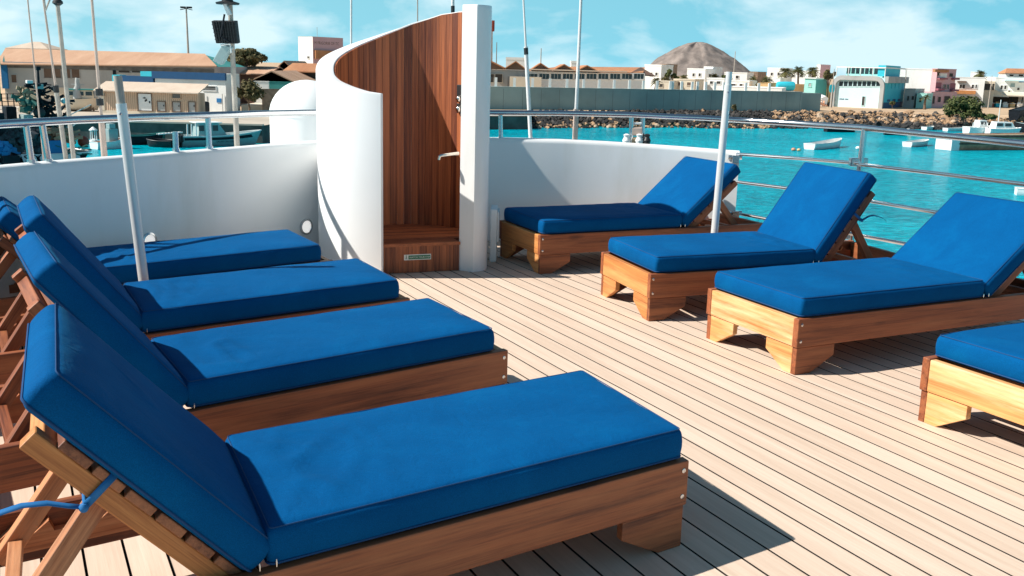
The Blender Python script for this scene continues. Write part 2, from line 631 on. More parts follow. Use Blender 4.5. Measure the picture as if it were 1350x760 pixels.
def clip_half(poly, n, c, keep):
    out = []
    for i in range(len(poly)):
        a, b = poly[i], poly[(i + 1) % len(poly)]
        da, db = (a.dot(n) - c) * keep, (b.dot(n) - c) * keep
        if da >= 0:
            out.append(a)
        if da * db < 0:
            out.append(a + (b - a) * (da / (da - db)))
    return out


OP = [Vector(p) for p in outline]
mb = MB()
k0 = int(min(p.dot(dn) for p in OP) / PW) - 1
k1 = int(max(p.dot(dn) for p in OP) / PW) + 1
OFF = 1.8719 - 16 * PW - .003
for k in range(k0, k1 + 1):
    lo, hi = OFF + k * PW + .0042, OFF + (k + 1) * PW - .0042
    pl = clip_half(clip_half(OP, dn, lo, 1), dn, hi, -1)
    if len(pl) < 3:
        continue
    vs = [(p.x, p.y, 0) for p in pl]
    gv = [Vector((p.dot(dk), p.dot(dn), 0)) for p in pl]
    n = len(vs)
    mb.add(vs, [tuple(range(n))], gv)
    mb.add([(p.x, p.y, 0) for p in pl] + [(p.x, p.y, -.02) for p in pl], [(i, n + i, n + (i + 1) % n, (i + 1) % n) for i in range(n)], None, mi=1)
tag(mb.build('deck', [M_deck, M_gap], recalc=False), kind='structure')
mb = MB()
mb.add([(p.x, p.y, -.016) for p in OP], [tuple(range(len(OP)))])
tag(mb.build('deck_seam_sheet', M_gap, recalc=False), kind='structure')
# ship's side and the lower foredeck below the bulwark
mb = MB()
out = offset(railplan, .16)
ring = [Vector((-4.6, -2.2))] + out + [Vector((5.4, -2.2))]
mb.grid([[(p.x, p.y, -.02) for p in ring], [(p.x, p.y, -1.0) for p in ring], [(p.x * 1.02, p.y * 1.02, -7.0) for p in ring]], mi=0)
mb.add([(p.x, p.y, -.024) for p in ring], [tuple(range(len(ring)))])
tag(mb.build('ship_side', M_hullw), kind='structure')
mb = MB()
fd = [(-6.5, 3), (-5.6, 8.0), (-3.0, 12.5), (-.6, 14.2), (1.8, 13.2), (4.2, 10.0), (5.0, 3)]
mb.prism([(x, y, -1.1) for x, y in fd], (0, 0, -.1))
mb.prism([(x * .98, y * .98, -1.2) for x, y in fd], (0, 0, -5.8))
tag(mb.build('foredeck', M_hullw), kind='structure')

# bulwark wall with a rounded cap and the round lights set in it
TH = .11
wl = thing('bulwark_wall', (-.2, 8.6, 0), 'white curved bulwark wall around the bow behind the shower cabin', 'wall')
inn, outl = bow, offset(bow, TH)
WH = {}
top = []
for i, p in enumerate(inn):
    s = i / (len(inn) - 1)
    top.append(.9)
mb = MB()
P = []
TOPV = [(-40, 224), (0, 220), (200, 204), (415, 187), (560, 182), (645, 182), (740, 184), (800, 187), (900, 194), (970, 199.5)]
hts = [h for h in (on_line(bow, u, v) for u, v in TOPV) if h is not None]


def wall_h(q):
    for a, b in zip(hts[:-1], hts[1:]):
        if q.x <= b.x:
            t = max(0, (q.x - a.x) / (b.x - a.x))
            return a.z + (b.z - a.z) * t
    return hts[-1].z


for off, dz in ((0, None), (0, -.04), (.008, -.012), (.03, 0), (TH - .03, 0), (TH - .008, -.012), (TH, -.04), (TH, -9)):
    P.append([(p.x, p.y, -.01 if dz is None else (-.3 if dz == -9 else wall_h(q) + dz)) for p, q in zip(offset(inn, off), inn)])
mb.grid(P)
for e in (0, -1):
    mb.add([row[e] for row in P], [tuple(range(len(P)))])
wall = mb.build('wall_shell', M_white, wl, smooth=True, angle=50)


def round_light(u, v):
    c = on_line(bow, u, v)
    c2 = on_line(bow, u + 6, v)
    t = (c2 - c)
    t.z = 0
    t.normalize()
    nrm = Vector((t.y, -t.x, 0))
    mb = MB()
    prof = [(.062, 0), (.062, .012), (.05, .018), (.046, .010)]
    P = []
    for r, h in prof:
        P.append([c + nrm * h + t * (r * math.cos(2 * PI * k / 24)) + Vector((0, 0, r * math.sin(2 * PI * k / 24))) for k in range(24)])
    mb.grid(P, closed=True)
    f = mb.build('light_bezel', M_steel, wl, smooth=True)
    mb = MB()
    mb.add([c + nrm * .010 + t * (.047 * math.cos(2 * PI * k / 24)) + Vector((0, 0, .047 * math.sin(2 * PI * k / 24))) for k in range(24)], [tuple(range(24))])
    mb.build('light_lens', M_lamp, f)


round_light(403, 299)
round_light(196, 319)

# guard rail: top tube round the bow and down the side, posts, side rails and clamps
gr = thing('guard_rail', (2.78, 7.42, 0), 'polished steel guard rail above the bulwark and along the open side', 'railing')


def rail_pts(pix, line, step=12):
    out = []
    for (u0, v0), (u1, v1) in zip(pix[:-1], pix[1:]):
        n = max(1, int(abs(u1 - u0) / step))
        for k in range(n):
            t = k / n
            q = on_line(line, u0 + (u1 - u0) * t, v0 + (v1 - v0) * t)
            if q is not None:
                out.append(q)
    q = on_line(line, *pix[-1])
    if q is not None:
        out.append(q)
    if pix[-1][0] > 1340 and out:      # carry on along the ship's side beyond the picture
        z = out[-1].z
        out += [Vector((p.x, p.y, z)) for p in line if p.x > 2 and p.y < out[-1].y - .15]
    if pix[0][0] < 0 and out:
        z = out[0].z
        out = [Vector((p.x, p.y, z)) for p in line if p.x < 0 and p.y < out[0].y - .15] + out
    return out


full = offset(railplan, .05)
top_px = [(-40, 169), (0, 164), (100, 158.5), (200, 154.5), (350, 150), (480, 147.5), (645, 149), (740, 149.5), (830, 151.5), (930, 156), (1030, 162), (1140, 169), (1250, 180), (1349, 190), (1420, 199)]
tp = rail_pts(top_px, full)
mb = MB()
mb.tube(tp, .024, 12)
mb.build('top_rail', M_steel, gr, smooth=True)
for pix in ([(971, 203.5), (1050, 209), (1133, 215.5)], [(1133, 217), (1240, 229.5), (1349, 243), (1420, 252)],
            [(971, 240), (1050, 250), (1133, 263), (1250, 283), (1349, 301)],
            [(962, 280), (1050, 296), (1124, 309), (1200, 323), (1300, 343)]):
    mb = MB()
    mb.tube(rail_pts(pix, railplan), .014, 10)
    mb.build('side_rail', M_steel, gr, smooth=True)


def post(ut, vt, ub, vb, r=.019, foot=True, name='post'):
    a, b = on_line(full, ut, vt), on_line(full, ub, vb)
    if b is None or a is None:
        return
    mb = MB()
    mb.tube([b, a], r, 10)
    if foot:
        mb.tube([b - Vector((0, 0, .01)), b + Vector((0, 0, .018))], r * 1.35, 10)
    mb.build(name, M_steel, gr, smooth=True)


for ut, vt, ub, vb in ((34.5, 165, 41.5, 215), (55.5, 163, 64, 214), (80, 160, 87, 209), (92, 160, 97.5, 208.5), (132, 158, 138, 205.5), (231, 174, 232, 200), (274, 154, 276, 196.5), (660, 152, 660, 183)):
    if ub in (87, 97.5, 138):
        continue
    post(ut, vt, ub, vb)
# corner post of the open side, square clamps where the rails meet it
a = on_line(full, 1140, 169)
b = Vector((a.x - .02, a.y, 0))
mb = MB()
mb.tube([b, a], .024, 12)
mb.build('post', M_steel, gr, smooth=True)
for v in (214, 265, 310):
    c = on_line(full, 1137 - (v - 170) * .1, v)
    mb = MB()
    mb.box(c.x - .075, c.x + .06, c.y - .035, c.y + .03, c.z - .033, c.z + .033)
    mb.build('clamp', M_steel, gr, bevel=.006)
for u, v in ((969, 208), (963, 281)):
    c = on_line(side, 975, v)
    mb = MB()
    mb.box(c.x - .07, c.x - .01, c.y - .05, c.y + .02, c.z - .05, c.z + .02)
    mb.tube([c + Vector((-.1, 0, 0)), c + Vector((.02, 0, 0))], .02, 10)
    mb.build('wall_bracket', M_steel, gr, bevel=.004)
c = on_line(full, 1349, 190)
for yy in (4.1, 1.6):
    xx = min(full, key=lambda p: abs(p.y - yy) + (9 if p.x < 0 else 0)).x
    mb = MB()
    mb.tube([(xx, yy, 0), (xx, yy, 1.08)], .024, 10)
    mb.build('post', M_steel, gr, smooth=True)

# boarding ladder folded against the outside of the wall
c = on_line(offset(bow, .25), 838, 186)
ld = thing('boarding_ladder', (c.x, c.y, c.z - .3), 'small steel boarding ladder standing just outside the bow wall', 'ladder')
for u in (832.5, 847.5):
    a, b = on_line(offset(bow, .25), u, 154), on_line(offset(bow, .25), u - .5, 190)
    mb = MB()
    mb.tube([b, a], .021, 10)
    mb.build('ladder_stile', M_steel, ld, smooth=True)
l0, l1 = on_line(offset(bow, .26), 832, 163), on_line(offset(bow, .26), 848, 163)
mb = MB()
mb.bar(l0, l1, .05, .018)
mb.build('rung', M_whitep, ld, bevel=.004)
for dz in (.07, .16):
    mb = MB()
    mb.bar(l0 - Vector((0, 0, dz)), l1 - Vector((0, 0, dz)), .06, .075)
    mb.build('winch_block', M_rope if dz > .1 else M_pink, ld, bevel=.012)
for u in (826, 843, 853):
    q = on_line(offset(bow, .2), u, 181)
    mb = MB()
    mb.lathe((q.x, q.y, q.z - .06), [(.03, 0), (.036, .03), (.022, .06), (.03, .08), (.01, .09)], 12)
    mb.build('cleat', M_whitep if u < 850 else M_black, ld, smooth=True)

# ------------------------------------------------------------------ shower cabin
SO = Vector((-.683, 7.167))
E1, E2 = Vector((.936, .352)), Vector((-.352, .936))
SCN = SO + E2 * .38


def S(x, y, z=0):
    p = SO + E1 * x + E2 * y
    return Vector((p.x, p.y, z))


def pol(r, deg, z=0):
    a = R(deg)
    p = SCN + E1 * (r * math.cos(a)) + E2 * (r * math.sin(a))
    return Vector((p.x, p.y, z))


RIM = [(-40, 1.922), (0, 1.921), (30, 1.917), (47, 1.899), (73, 1.823), (88, 1.762), (104, 1.70), (130, 1.607), (150, 1.54), (165, 1.485), (180, 1.42), (195, 1.38), (208, 1.354), (228, 1.314), (238, 1.304)]


def rim(d):
    for (a, za), (b, zb) in zip(RIM[:-1], RIM[1:]):
        if d <= b:
            t = (d - a) / (b - a)
            return za + (zb - za) * t
    return RIM[-1][1]


def r_out(d):
    if d > 195:
        t = min(1, (d - 195) / 43)
        return .675 - .055 * t
    if d < 44:
        return .58 + .095 * max(0, (d + 6) / 50)
    return .675


def r_in(d):
    if d > 205:
        t = (d - 205) / 33
        return .545 + .03 * t
    return .545


sh = thing('shower_cabin', S(0, .4, 0), 'white curved outdoor shower cabin lined with teak boards at the bow', 'shower')
mb = MB()
ds = [-18 + i * 2 for i in range(int((238 + 18) / 2) + 1)]
P = []
for rr, dz in ((0, None), (0, -.012), (1, -.003), (2, 0), (3, 0), (4, -.003), (5, -.015), (5, None)):
    row = []
    for d in ds:
        ri, ro = r_in(d), r_out(d)
        rad = {0: ri, 1: ri + .003, 2: ri + .012, 3: ro - .014, 4: ro - .004, 5: ro}[rr]
        row.append(pol(rad, d, rim(d) + dz if dz is not None else 0.0))
    P.append(row)
mb.grid(P)
for e in (0, -1):
    mb.add([row[e] for row in P], [tuple(range(len(P)))])
mb.build('curved_wall', M_white, sh, smooth=True, angle=40)
# thick rounded end column at the right of the opening
cp = [(.302, .012), (.384, -.078), (.43, -.066), (.475, -.042), (.512, -.005), (.535, .04), (.548, .10), (.565, .24), (.50, .24), (.42, .16)]
mb = MB()
ztop = 1.93
rows = []
for z, sc_ in ((-.005, 1.0), (1.905, 1.0), (1.925, .992), (1.93, .96)):
    cx_ = sum(p[0] for p in cp) / len(cp)
    cy_ = sum(p[1] for p in cp) / len(cp)
    rows.append([S(cx_ + (x - cx_) * sc_, cy_ + (y - cy_) * sc_, z) for x, y in cp])
mb.grid(rows, closed=True)
mb.add(rows[-1], [tuple(range(len(cp)))])
mb.build('end_column', M_white, sh, smooth=True, angle=32)
# vertical teak boards inside the curve
mb = MB()
d = 4.0
while d < 226:
    w = math.degrees(.058 / .532)
    d1 = d + w
    P = []
    vs, gv = [], []
    segs = 3
    zt = [min(rim(d + w * k / segs), rim(d + w * (k + .5) / segs)) - .008 for k in range(segs + 1)]
    for k in range(segs + 1):
        dd = d + .12 + (w - .24) * k / segs
        for rr, z in ((.531, .2), (.531, zt[k]), (.548, zt[k]), (.548, .2)):
            vs.append(pol(rr, dd, z))
            gv.append(Vector((z, rr, .532 * R(dd))))
    fs = []
    for k in range(segs):
        for j in range(4):
            fs.append((k * 4 + j, k * 4 + (j + 1) % 4, (k + 1) * 4 + (j + 1) % 4, (k + 1) * 4 + j))
    fs += [(0, 1, 2, 3), tuple(segs * 4 + j for j in range(4))]
    mb.add(vs, fs, gv)
    d = d1
mb.build('teak_lining', M_teak, sh)
# raised floor: riser of upright boards, slatted grating on top
mb = MB()
x = -.318
while x < .29:
    x1 = min(x + .052, .30)
    pts = [S(x + .001, .0, .003), S(x1 - .001, .0, .003), S(x1 - .001, .018, .003), S(x + .001, .018, .003)]
    mb.prism(pts, (0, 0, .197), axis=2)
    x = x1
mb.build('step_riser', M_teak, sh)
mb = MB()
k = 0
y = .0
mb.prism([S(-.325, -.012, .2), S(.303, -.012, .2), S(.303, .035, .2), S(-.325, .035, .2)], (0, 0, .022), axis=0)
y = .043
while y < .89:
    dx = math.sqrt(max(0, .529 ** 2 - (y + .02 - .38) ** 2))
    dx2 = math.sqrt(max(0, .529 ** 2 - (y + .0 - .38) ** 2))
    dx = min(dx, dx2) - .004
    xr = min(dx, .30 if y < .13 else dx)
    if dx > .05:
        xl = max(-dx, -.40) if y < .05 else -dx
        mb.prism([S(xl, y, .2), S(xr, y, .2), S(xr, y + .033, .2), S(xl, y + .033, .2)], (0, 0, .02), axis=0)
    y += .041
mb.build('floor_grating', M_teak, sh)
mb = MB()
pts = [pol(.53, dd, .19) for dd in range(-20, 232, 6)]
mb.add(pts, [tuple(range(len(pts)))])
mb.build('drain_tray', M_gap, sh)
# green notice on the step
s0 = at_y(538.5, 338.5, S(0, 0).y)
sx = -.078
mb = MB()
mb.prism([S(-.125, -.003, .097), S(.08, -.003, .097), S(.08, -.003, .138), S(-.125, -.003, .138)], (E2.x * .003, E2.y * .003, 0))
sg = mb.build('step_notice', M_signw, sh)
mb = MB()
mb.prism([S(-.092, -.005, .103), S(.075, -.005, .103), S(.075, -.005, .132), S(-.092, -.005, .132)], (E2.x * .002, E2.y * .002, 0))
mb.build('notice_field', M_greensign, sg)
t, w = text_mb('WATCH YOUR STEP', .0185, S(-.087, -.0055, .111), (E1.x, E1.y, 0), (0, 0, 1), .0015)
sc_x = .158 / max(w, .001)
org = S(-.087, 0, 0)
for i, p in enumerate(t.v):
    rel = p - org
    al = rel.x * E1.x + rel.y * E1.y
    p.x += E1.x * al * (sc_x - 1)
    p.y += E1.y * al * (sc_x - 1)
t.build('notice_lettering', M_signw, sg)
mb = MB()
mb.tube([S(-.114, -.006, .106), S(-.109, -.006, .118), S(-.104, -.006, .106)], .0022, 6)
mb.tube([S(-.109, -.006, .118), S(-.109, -.006, .126)], .003, 6)
mb.sphere(S(-.109, -.006, .131), .0035, 8)
mb.build('walking_figure', M_greensign, sg)
# tap panel and spout on the right inner wall
cpx = pol(.525, 22, 1.27)
mb = MB()
for z0, z1 in ((1.14, 1.215), (1.225, 1.36)):
    a0, a1 = pol(.530, 17, 0), pol(.530, 27, 0)
    q0, q1 = pol(.508, 17, 0), pol(.508, 27, 0)
    mb.prism([(a0.x, a0.y, z0), (a1.x, a1.y, z0), (q1.x, q1.y, z0), (q0.x, q0.y, z0)], (0, 0, z1 - z0))
tpn = mb.build('tap_panel', M_black, sh, bevel=.004)
for z in (1.17, 1.25):
    mb = MB()
    mb.sphere(pol(.50, 23, z), .026, 10)
    mb.build('tap_knob', M_chrome, tpn, smooth=True)
a = at_y(604, 202.5, S(.3, .1).y + .02)
b = at_y(592, 204, S(.24, .06).y)
c = at_y(581, 205.5, S(.17, .03).y)
mb = MB()
mb.tube([a, b, c, c + Vector((-.008, -.004, -.006)), c + Vector((-.014, -.006, -.03))], [.013, .012, .012, .012, .011], 10)
mb.build('spout', M_chrome, sh, smooth=True)
# low white service box beside the column
bx = thing('service_box', S(.66, .33, 0), 'slim white service box standing on the deck beside the shower column', 'box')
mb = MB()
o = at_z(651, 345, 0)
mb.box(o.x - .035, o.x + .02, o.y - .03, o.y + .22, 0, .42)
mb.build('box_body', M_white, bx, bevel=.008)
mb = MB()
mb.box(o.x + .021, o.x + .035, o.y - .025, o.y + .21, .16, .40)
mb.build('box_door', M_whitep, bx, bevel=.004)

# ------------------------------------------------------------------ sun loungers
def cushion(T, lx, ly, lz, seed, hinge=None, foot_sag=0.0, rad=.023):
    def axis(l, n):
        r = rad
        e = [0, r * .12, r * .35, r * .65, r]
        return e + [r + (l - 2 * r) * k / n for k in range(1, n)] + [l - x for x in e[::-1]]
    X, Y, Z = axis(lx, max(10, int(lx / .022))), axis(ly, max(8, int(ly / .024))), axis(lz, 3)
    idx, vs, fs = {}, [], []

    def vid(i, j, k):
        key = (i, j, k)
        if key not in idx:
            p = Vector((X[i], Y[j], Z[k]))
            q = Vector((min(max(p.x, rad), lx - rad), min(max(p.y, rad), ly - rad), min(max(p.z, rad), lz - rad)))
            d = p - q
            if d.length > 1e-9:
                m = max(abs(d.x), abs(d.y), abs(d.z))
                d = d.normalized() * m if True else d
            idx[key] = len(vs)
            vs.append(q + d)
        return idx[key]
    nx, ny, nz = len(X) - 1, len(Y) - 1, len(Z) - 1
    for i in range(nx):
        for j in range(ny):
            fs.append((vid(i, j, 0), vid(i, j + 1, 0), vid(i + 1, j + 1, 0), vid(i + 1, j, 0)))
            fs.append((vid(i, j, nz), vid(i + 1, j, nz), vid(i + 1, j + 1, nz), vid(i, j + 1, nz)))
    for i in range(nx):
        for k in range(nz):
            fs.append((vid(i, 0, k), vid(i + 1, 0, k), vid(i + 1, 0, k + 1), vid(i, 0, k + 1)))
            fs.append((vid(i, ny, k), vid(i, ny, k + 1), vid(i + 1, ny, k + 1), vid(i + 1, ny, k)))
    for j in range(ny):
        for k in range(nz):
            fs.append((vid(0, j, k), vid(0, j, k + 1), vid(0, j + 1, k + 1), vid(0, j + 1, k)))
            fs.append((vid(nx, j, k), vid(nx, j + 1, k), vid(nx, j + 1, k + 1), vid(nx, j, k + 1)))
    for p in vs:
        t = p.z / lz
        ex = min(p.x, lx - p.x) / .1
        ey = min(p.y, ly - p.y) / .1
        ed = min(1, ex) * min(1, ey)
        s = Vector((p.x * 3.1 + seed * 7.3, p.y * 3.1, seed))
        # soft filling: crowned top, wavy sides, puckers, creases towards the hinge
        up = .008 * ed + .0032 * (noise.noise(s) + .4 * noise.noise(s * 3.1))
        if hinge is not None:
            near = math.exp(-((p.x - hinge) / .22) ** 2)
            cr = 1 - abs(noise.noise(Vector((p.x * 9 + 2 * p.y, p.y * 4 - p.x * 2.5, seed * 3.7)))) * 2.2
            cr2 = 1 - abs(noise.noise(Vector((p.x * 5 - 4 * p.y, p.y * 7, seed * 1.7 + 9)))) * 2.4
            up += (near * (.010 * max(0, cr) ** 2 + .007 * max(0, cr2) ** 2) - .004 * near) * min(1, ey * .8) * min(1, ex * .8)
        rip = .0022 * noise.noise(Vector((p.x * 26, p.y * 5 + seed, 3))) * (1 - min(1, ex * .7)) + .0022 * noise.noise(Vector((p.x * 5, p.y * 26, seed))) * (1 - min(1, ey * .7))
        p.z += t * (up + rip)
        w = math.sin(PI * min(1, max(0, t)))
        bul = .007 * w + .004 * noise.noise(Vector((p.x * 4, p.y * 4, seed + 5))) * w
        if p.y < rad:
            p.y -= bul
        elif p.y > ly - rad:
            p.y += bul
        if p.x < rad:
            p.x -= bul
        elif p.x > lx - rad:
            p.x += bul
    mb = MB(T)
    mb.add(vs, fs)
    # welt round the bottom and the top seam
    ringv = []
    for i in range(0, 41):
        ringv.append((lx * i / 40, 0))
    rr = rad * .8

    def loop(z, out):
        pts = []
        n = 8
        for (cx_, cy_, a0) in ((rr, rr, PI), (lx - rr, rr, 1.5 * PI), (lx - rr, ly - rr, 0), (rr, ly - rr, .5 * PI)):
            for k in range(n + 1):
                a = a0 + .5 * PI * k / n
                pts.append((cx_ + (rr + out) * math.cos(a), cy_ + (rr + out) * math.sin(a), z))
        dense = []
        for a, b in zip(pts, pts[1:] + pts[:1]):
            m = max(1, int(math.dist(a, b) / .05))
            for k in range(m):
                dense.append(tuple(a[q] + (b[q] - a[q]) * k / m for q in range(3)))
        return dense + dense[:1]
    wm = MB(T)
    wm.tube(loop(.014, .003), .003, 6, caps=False)
    tm = MB(T)
    tm.tube(loop(lz - rad * .293 + .003, -rad * .293 + .001), .0018, 6, caps=False)
    wm = (wm, tm)
    return mb, wm


LG = 'wooden sun loungers with blue cushions on the deck'


def lounger(B, yaw, sgn, W, L, shear, crease, bang, blen, seed, label, foot_in=.045, footm=None, tie=None, honey_legs=False, cover_over=0.0):
    a = R(yaw)
    dL = Vector((math.cos(a), math.sin(a), 0)) * sgn
    dW = Vector((-math.sin(a), math.cos(a), 0))
    B3 = Vector((B[0], B[1], 0))
    rnd = random.Random(seed)

    def T(p):
        return B3 + dL * (p[0] + shear * p[1]) + dW * p[1] + Vector((0, 0, p[2]))
    root = thing('sun_lounger', B3, label, 'sun lounger', LG)
    ht, hb, t = .296, .151, .038
    leg_h = ht - hb
    footm = footm or M_honey
    for w in (0, W - t):
        mb = MB(T)
        mb.box(0, L, w, w + t, leg_h, ht, axis=0)
        rl = mb.build('side_rail', M_rail if sgn > 0 or w > 0 else M_rail, root, bevel=.004)
        yo = -.002 if w == 0 else W + .002
        for z in (ht - .03, ht - .118):
            for l in (.022, L - .022):
                mb = MB(T)
                P = []
                for r_, h_ in ((.0085, 0), (.008, .002), (.004, .0032), (.001, .0033)):
                    P.append([(l + r_ * math.cos(k * PI / 5), w if w == 0 else W, z + r_ * math.sin(k * PI / 5)) for k in range(10)])
                    P[-1] = [(x, (y - h_) if w == 0 else (y + h_), z_) for x, y, z_ in P[-1]]
                mb.grid(P, closed=True)
                mb.build('bolt', M_steel, rl, smooth=True)
    mb = MB(T)
    mb.box(.002, t, t + .001, W - t - .001, leg_h + .001, ht - .004, axis=1)
    mb.build('foot_board', footm, root, bevel=.004)
    mb = MB(T)
    mb.box(L - t, L - .002, t + .001, W - t - .001, leg_h + .001, ht - .004, axis=1)
    mb.build('head_board', M_rail, root, bevel=.004)
    mb = MB(T)
    mb.box(crease + .06, crease + .10, t + .001, W - t - .001, ht - .12, ht - .012, axis=1)
    l = .12
    while l < crease:
        mb.box(l, l + .07, t + .001, W - t - .001, ht - .045, ht - .022, axis=1)
        l += .105
    mb.build('slat_base', M_dark, root)
    # corner feet: two sawn boards meeting at each corner
    for cl in (0, 1):
        for cw in (0, 1):
            mb = MB(T)
            fx = (lambda x: x) if cl == 0 else (lambda x: L - x)
            fy = (lambda y: y) if cw == 0 else (lambda y: W - y)
            y0 = .006
            pg = [(.008, 0), (.105, 0), (.262, .082), (.262, leg_h - .002), (.008, leg_h - .002)]
            mb.prism([(fx(x), fy(y0), z) for x, z in pg], (0, .032 if cw == 0 else -.032, 0), axis=0)
            pg2 = [(.039, 0), (.10, 0), (.245, .082), (.245, leg_h - .002), (.039, leg_h - .002)]
            mb.prism([(fx(.008), fy(y), z) for y, z in pg2], (.032 if cl == 0 else -.032, 0, 0), axis=1, mi=1)
            mb.build('leg', [M_rail, footm if cl == 0 else M_rail], root, bevel=.003)
    # toothed ledger that the backrest prop stands in
    piv = crease + .085
    for w in (t + .002, W - t - .03):
        mb = MB(T)
        pg = [(piv + .12, ht - .11), (piv + .12, ht - .06)]
        l = piv + .18
        while l < L - .12:
            pg += [(l, ht - .062), (l + .012, ht - .03), (l + .055, ht - .062)]
            l += .085
        pg += [(L - .05, ht - .06), (L - .05, ht - .11)]
        mb.prism([(x, w, z) for x, z in pg], (0, .028, 0), axis=0)
        mb.build('toothed_ledger', M_mid if seed == 1 else M_rail, root)
    # raised backrest
    th = R(bang)
    pv = Vector((piv, 0, ht - .012))
    ux, uz = math.cos(th), math.sin(th)

    def TB(p):     # p = (along backrest, across, normal to it)
        return T((pv.x + p[0] * ux - p[2] * uz, p[1], pv.z + p[0] * uz + p[2] * ux))
    mb = MB(TB)
    for w in (t + .012, W - t - .058):
        mb.box(-.03, blen - .065, w, w + .046, -.072, -.026, axis=0)
    mb.box(.0, .05, t + .03, W - t - .03, -.074, -.03, axis=1)
    mb.box(blen - .14, blen - .09, t + .03, W - t - .03, -.074, -.03, axis=1)
    bf = mb.build('backrest_frame', M_honey if seed == 1 else M_rail, root, bevel=.004)  # first frame coloured as sunlit wood, the others as shaded
    mb = MB(TB)
    n = 6
    for k in range(n):
        u = .01 + k * (blen - .12) / n
        mb.box(u, u + .082, t + .006, W - t - .006, -.0255, -.003, axis=1)
    mb.build('backrest_slats', M_dark, bf, bevel=.003)
    # prop: two struts and a cross bar
    sA = TB((.36, 0, -.05))
    for w in (t + .075, W - t - .075):
        top_ = TB((.40, w, -.055))
        ft = T((pv.x + .40 * ux + .30, w, ht - .10))
        mb = MB()
        mb.bar(ft, top_, .036, .05)
        mb.build('prop_strut', M_mid if seed == 1 else M_rail, root, bevel=.003)
    mb = MB()
    mb.bar(T((pv.x + .40 * ux + .26, t + .03, ht - .055)), T((pv.x + .40 * ux + .26, W - t - .03, ht - .055)), .035, .035)
    mb.build('prop_bar', M_mid if seed == 1 else M_rail, root, bevel=.003)
    # cushions
    lz = .108

    def TS(p):
        return T((p[0] + foot_in, p[1] + .02, p[2] + ht - .003))
    lx = crease - foot_in + .035
    mb, wm = cushion(TS, lx, W - .04, lz, seed, hinge=crease - foot_in - .12)
    sc1 = mb.build('seat_cushion', M_blue, root, smooth=True, recalc=True, angle=60)
    for q_ in wm:
        q_.build('piping', M_seam, sc1, smooth=True)

    def TBC(p):
        return TB((p[0] + .005, p[1] + .02, p[2]))
    mb, wm = cushion(TBC, blen, W - .04, .102, seed + 31, hinge=None, rad=.026)
    bc = mb.build('back_cushion', M_blue, root, smooth=True, angle=60)
    for q_ in wm:
        q_.build('piping', M_seam, bc, smooth=True)
    # metal zip pulls at the crease on the near side
    for dx in (-.012, .03):
        mb = MB()
        c = T((crease + .03 + dx, .006, ht + .02))
        mb.tube([c + Vector((0, 0, .008)), c, c - Vector((0, 0, .012))], [.0015, .0032, .002], 6)
        mb.build('zip_pull', M_steel, sc1)
    if tie:
        # ribbon round the near stile with a free end
        mb = MB()
        for u in (blen - .26,):
            ring = [(u, t + .004, -.0), (u, t + .004, -.085), (u, t + .066, -.085), (u, t + .066, 0)]
            P = [[TB((u + dx, w_, n_)) for u, w_, n_ in ring] for dx in (-.009, .009)]
            mb.grid(P)
            kn = TB((u, t + .004, -.09))
            mb.sphere(kn, .011, 10)
            pts = [kn + dL * s_ * tie + Vector((0, 0, h)) for s_, h in ((0, 0), (.03, .010), (.07, .026), (.12, .032), (.17, .024), (.22, .010), (.25, -.004))]
            P = [[p + dW * (-.003) + Vector((0, 0, -.002)) for p in pts], [p + dW * .012 + Vector((0, 0, .003)) for p in pts]]
            mb.grid(P)
        o = mb.build('tie_ribbon', M_ribbon, root, smooth=True)
        md = o.modifiers.new('thick', 'SOLIDIFY')
        md.thickness = .002
    return root


lounger((.578, 2.9435), 34.06, -1, .70, 2.3, -.165, 1.345, 48, .69, 1, 'blue cushioned lounger at the very front, a loose blue ribbon hanging behind its backrest', foot_in=.02, tie=1)
lounger((-.0094, 4.1442), 38.3, -1, .68, 2.3, -.125, 1.375, 51, .675, 2, 'blue cushioned lounger second from the front in the left row, bare rail knots showing', foot_in=.065)
lounger((-.537, 5.0768), 37.5, -1, .68, 2.3, -.16, 1.35, 52, .66, 3, 'blue cushioned lounger in the left row just in front of the leaning pole', foot_in=.06)
lounger((-1.1209, 6.0535), 40.3, -1, .68, 2.3, -.17, 1.40, 43, .56, 4, 'blue cushioned lounger along the grey bulwark, behind the leaning pole in the left row', foot_in=.08)
lounger((.1993, 7.2001), 25.1, 1, .765, 2.1, .015, 1.225, 41, .66, 5, 'shaded blue cushioned lounger against the bow wall right of the shower', foot_in=.03)
lounger((.8393, 5.8633), 21.5, 1, .765, 2.1, .055, 1.185, 54, .68, 6, 'blue cushioned lounger with honey wood foot in the middle of the right row', foot_in=.045, tie=.8)
lounger((1.4526, 4.8287), 26.25, 1, .77, 2.1, .014, 1.33, 38, .70, 7, 'blue cushioned lounger with patchy bleached foot board and one orange foot', foot_in=.03, footm=M_bleach)
lounger((2.19, 3.53), 28.0, 1, .77, 2.1, .0, 1.33, 40, .68, 8, 'blue cushioned lounger cut off by the right edge, pale wood foot', foot_in=.05, footm=M_bleach)

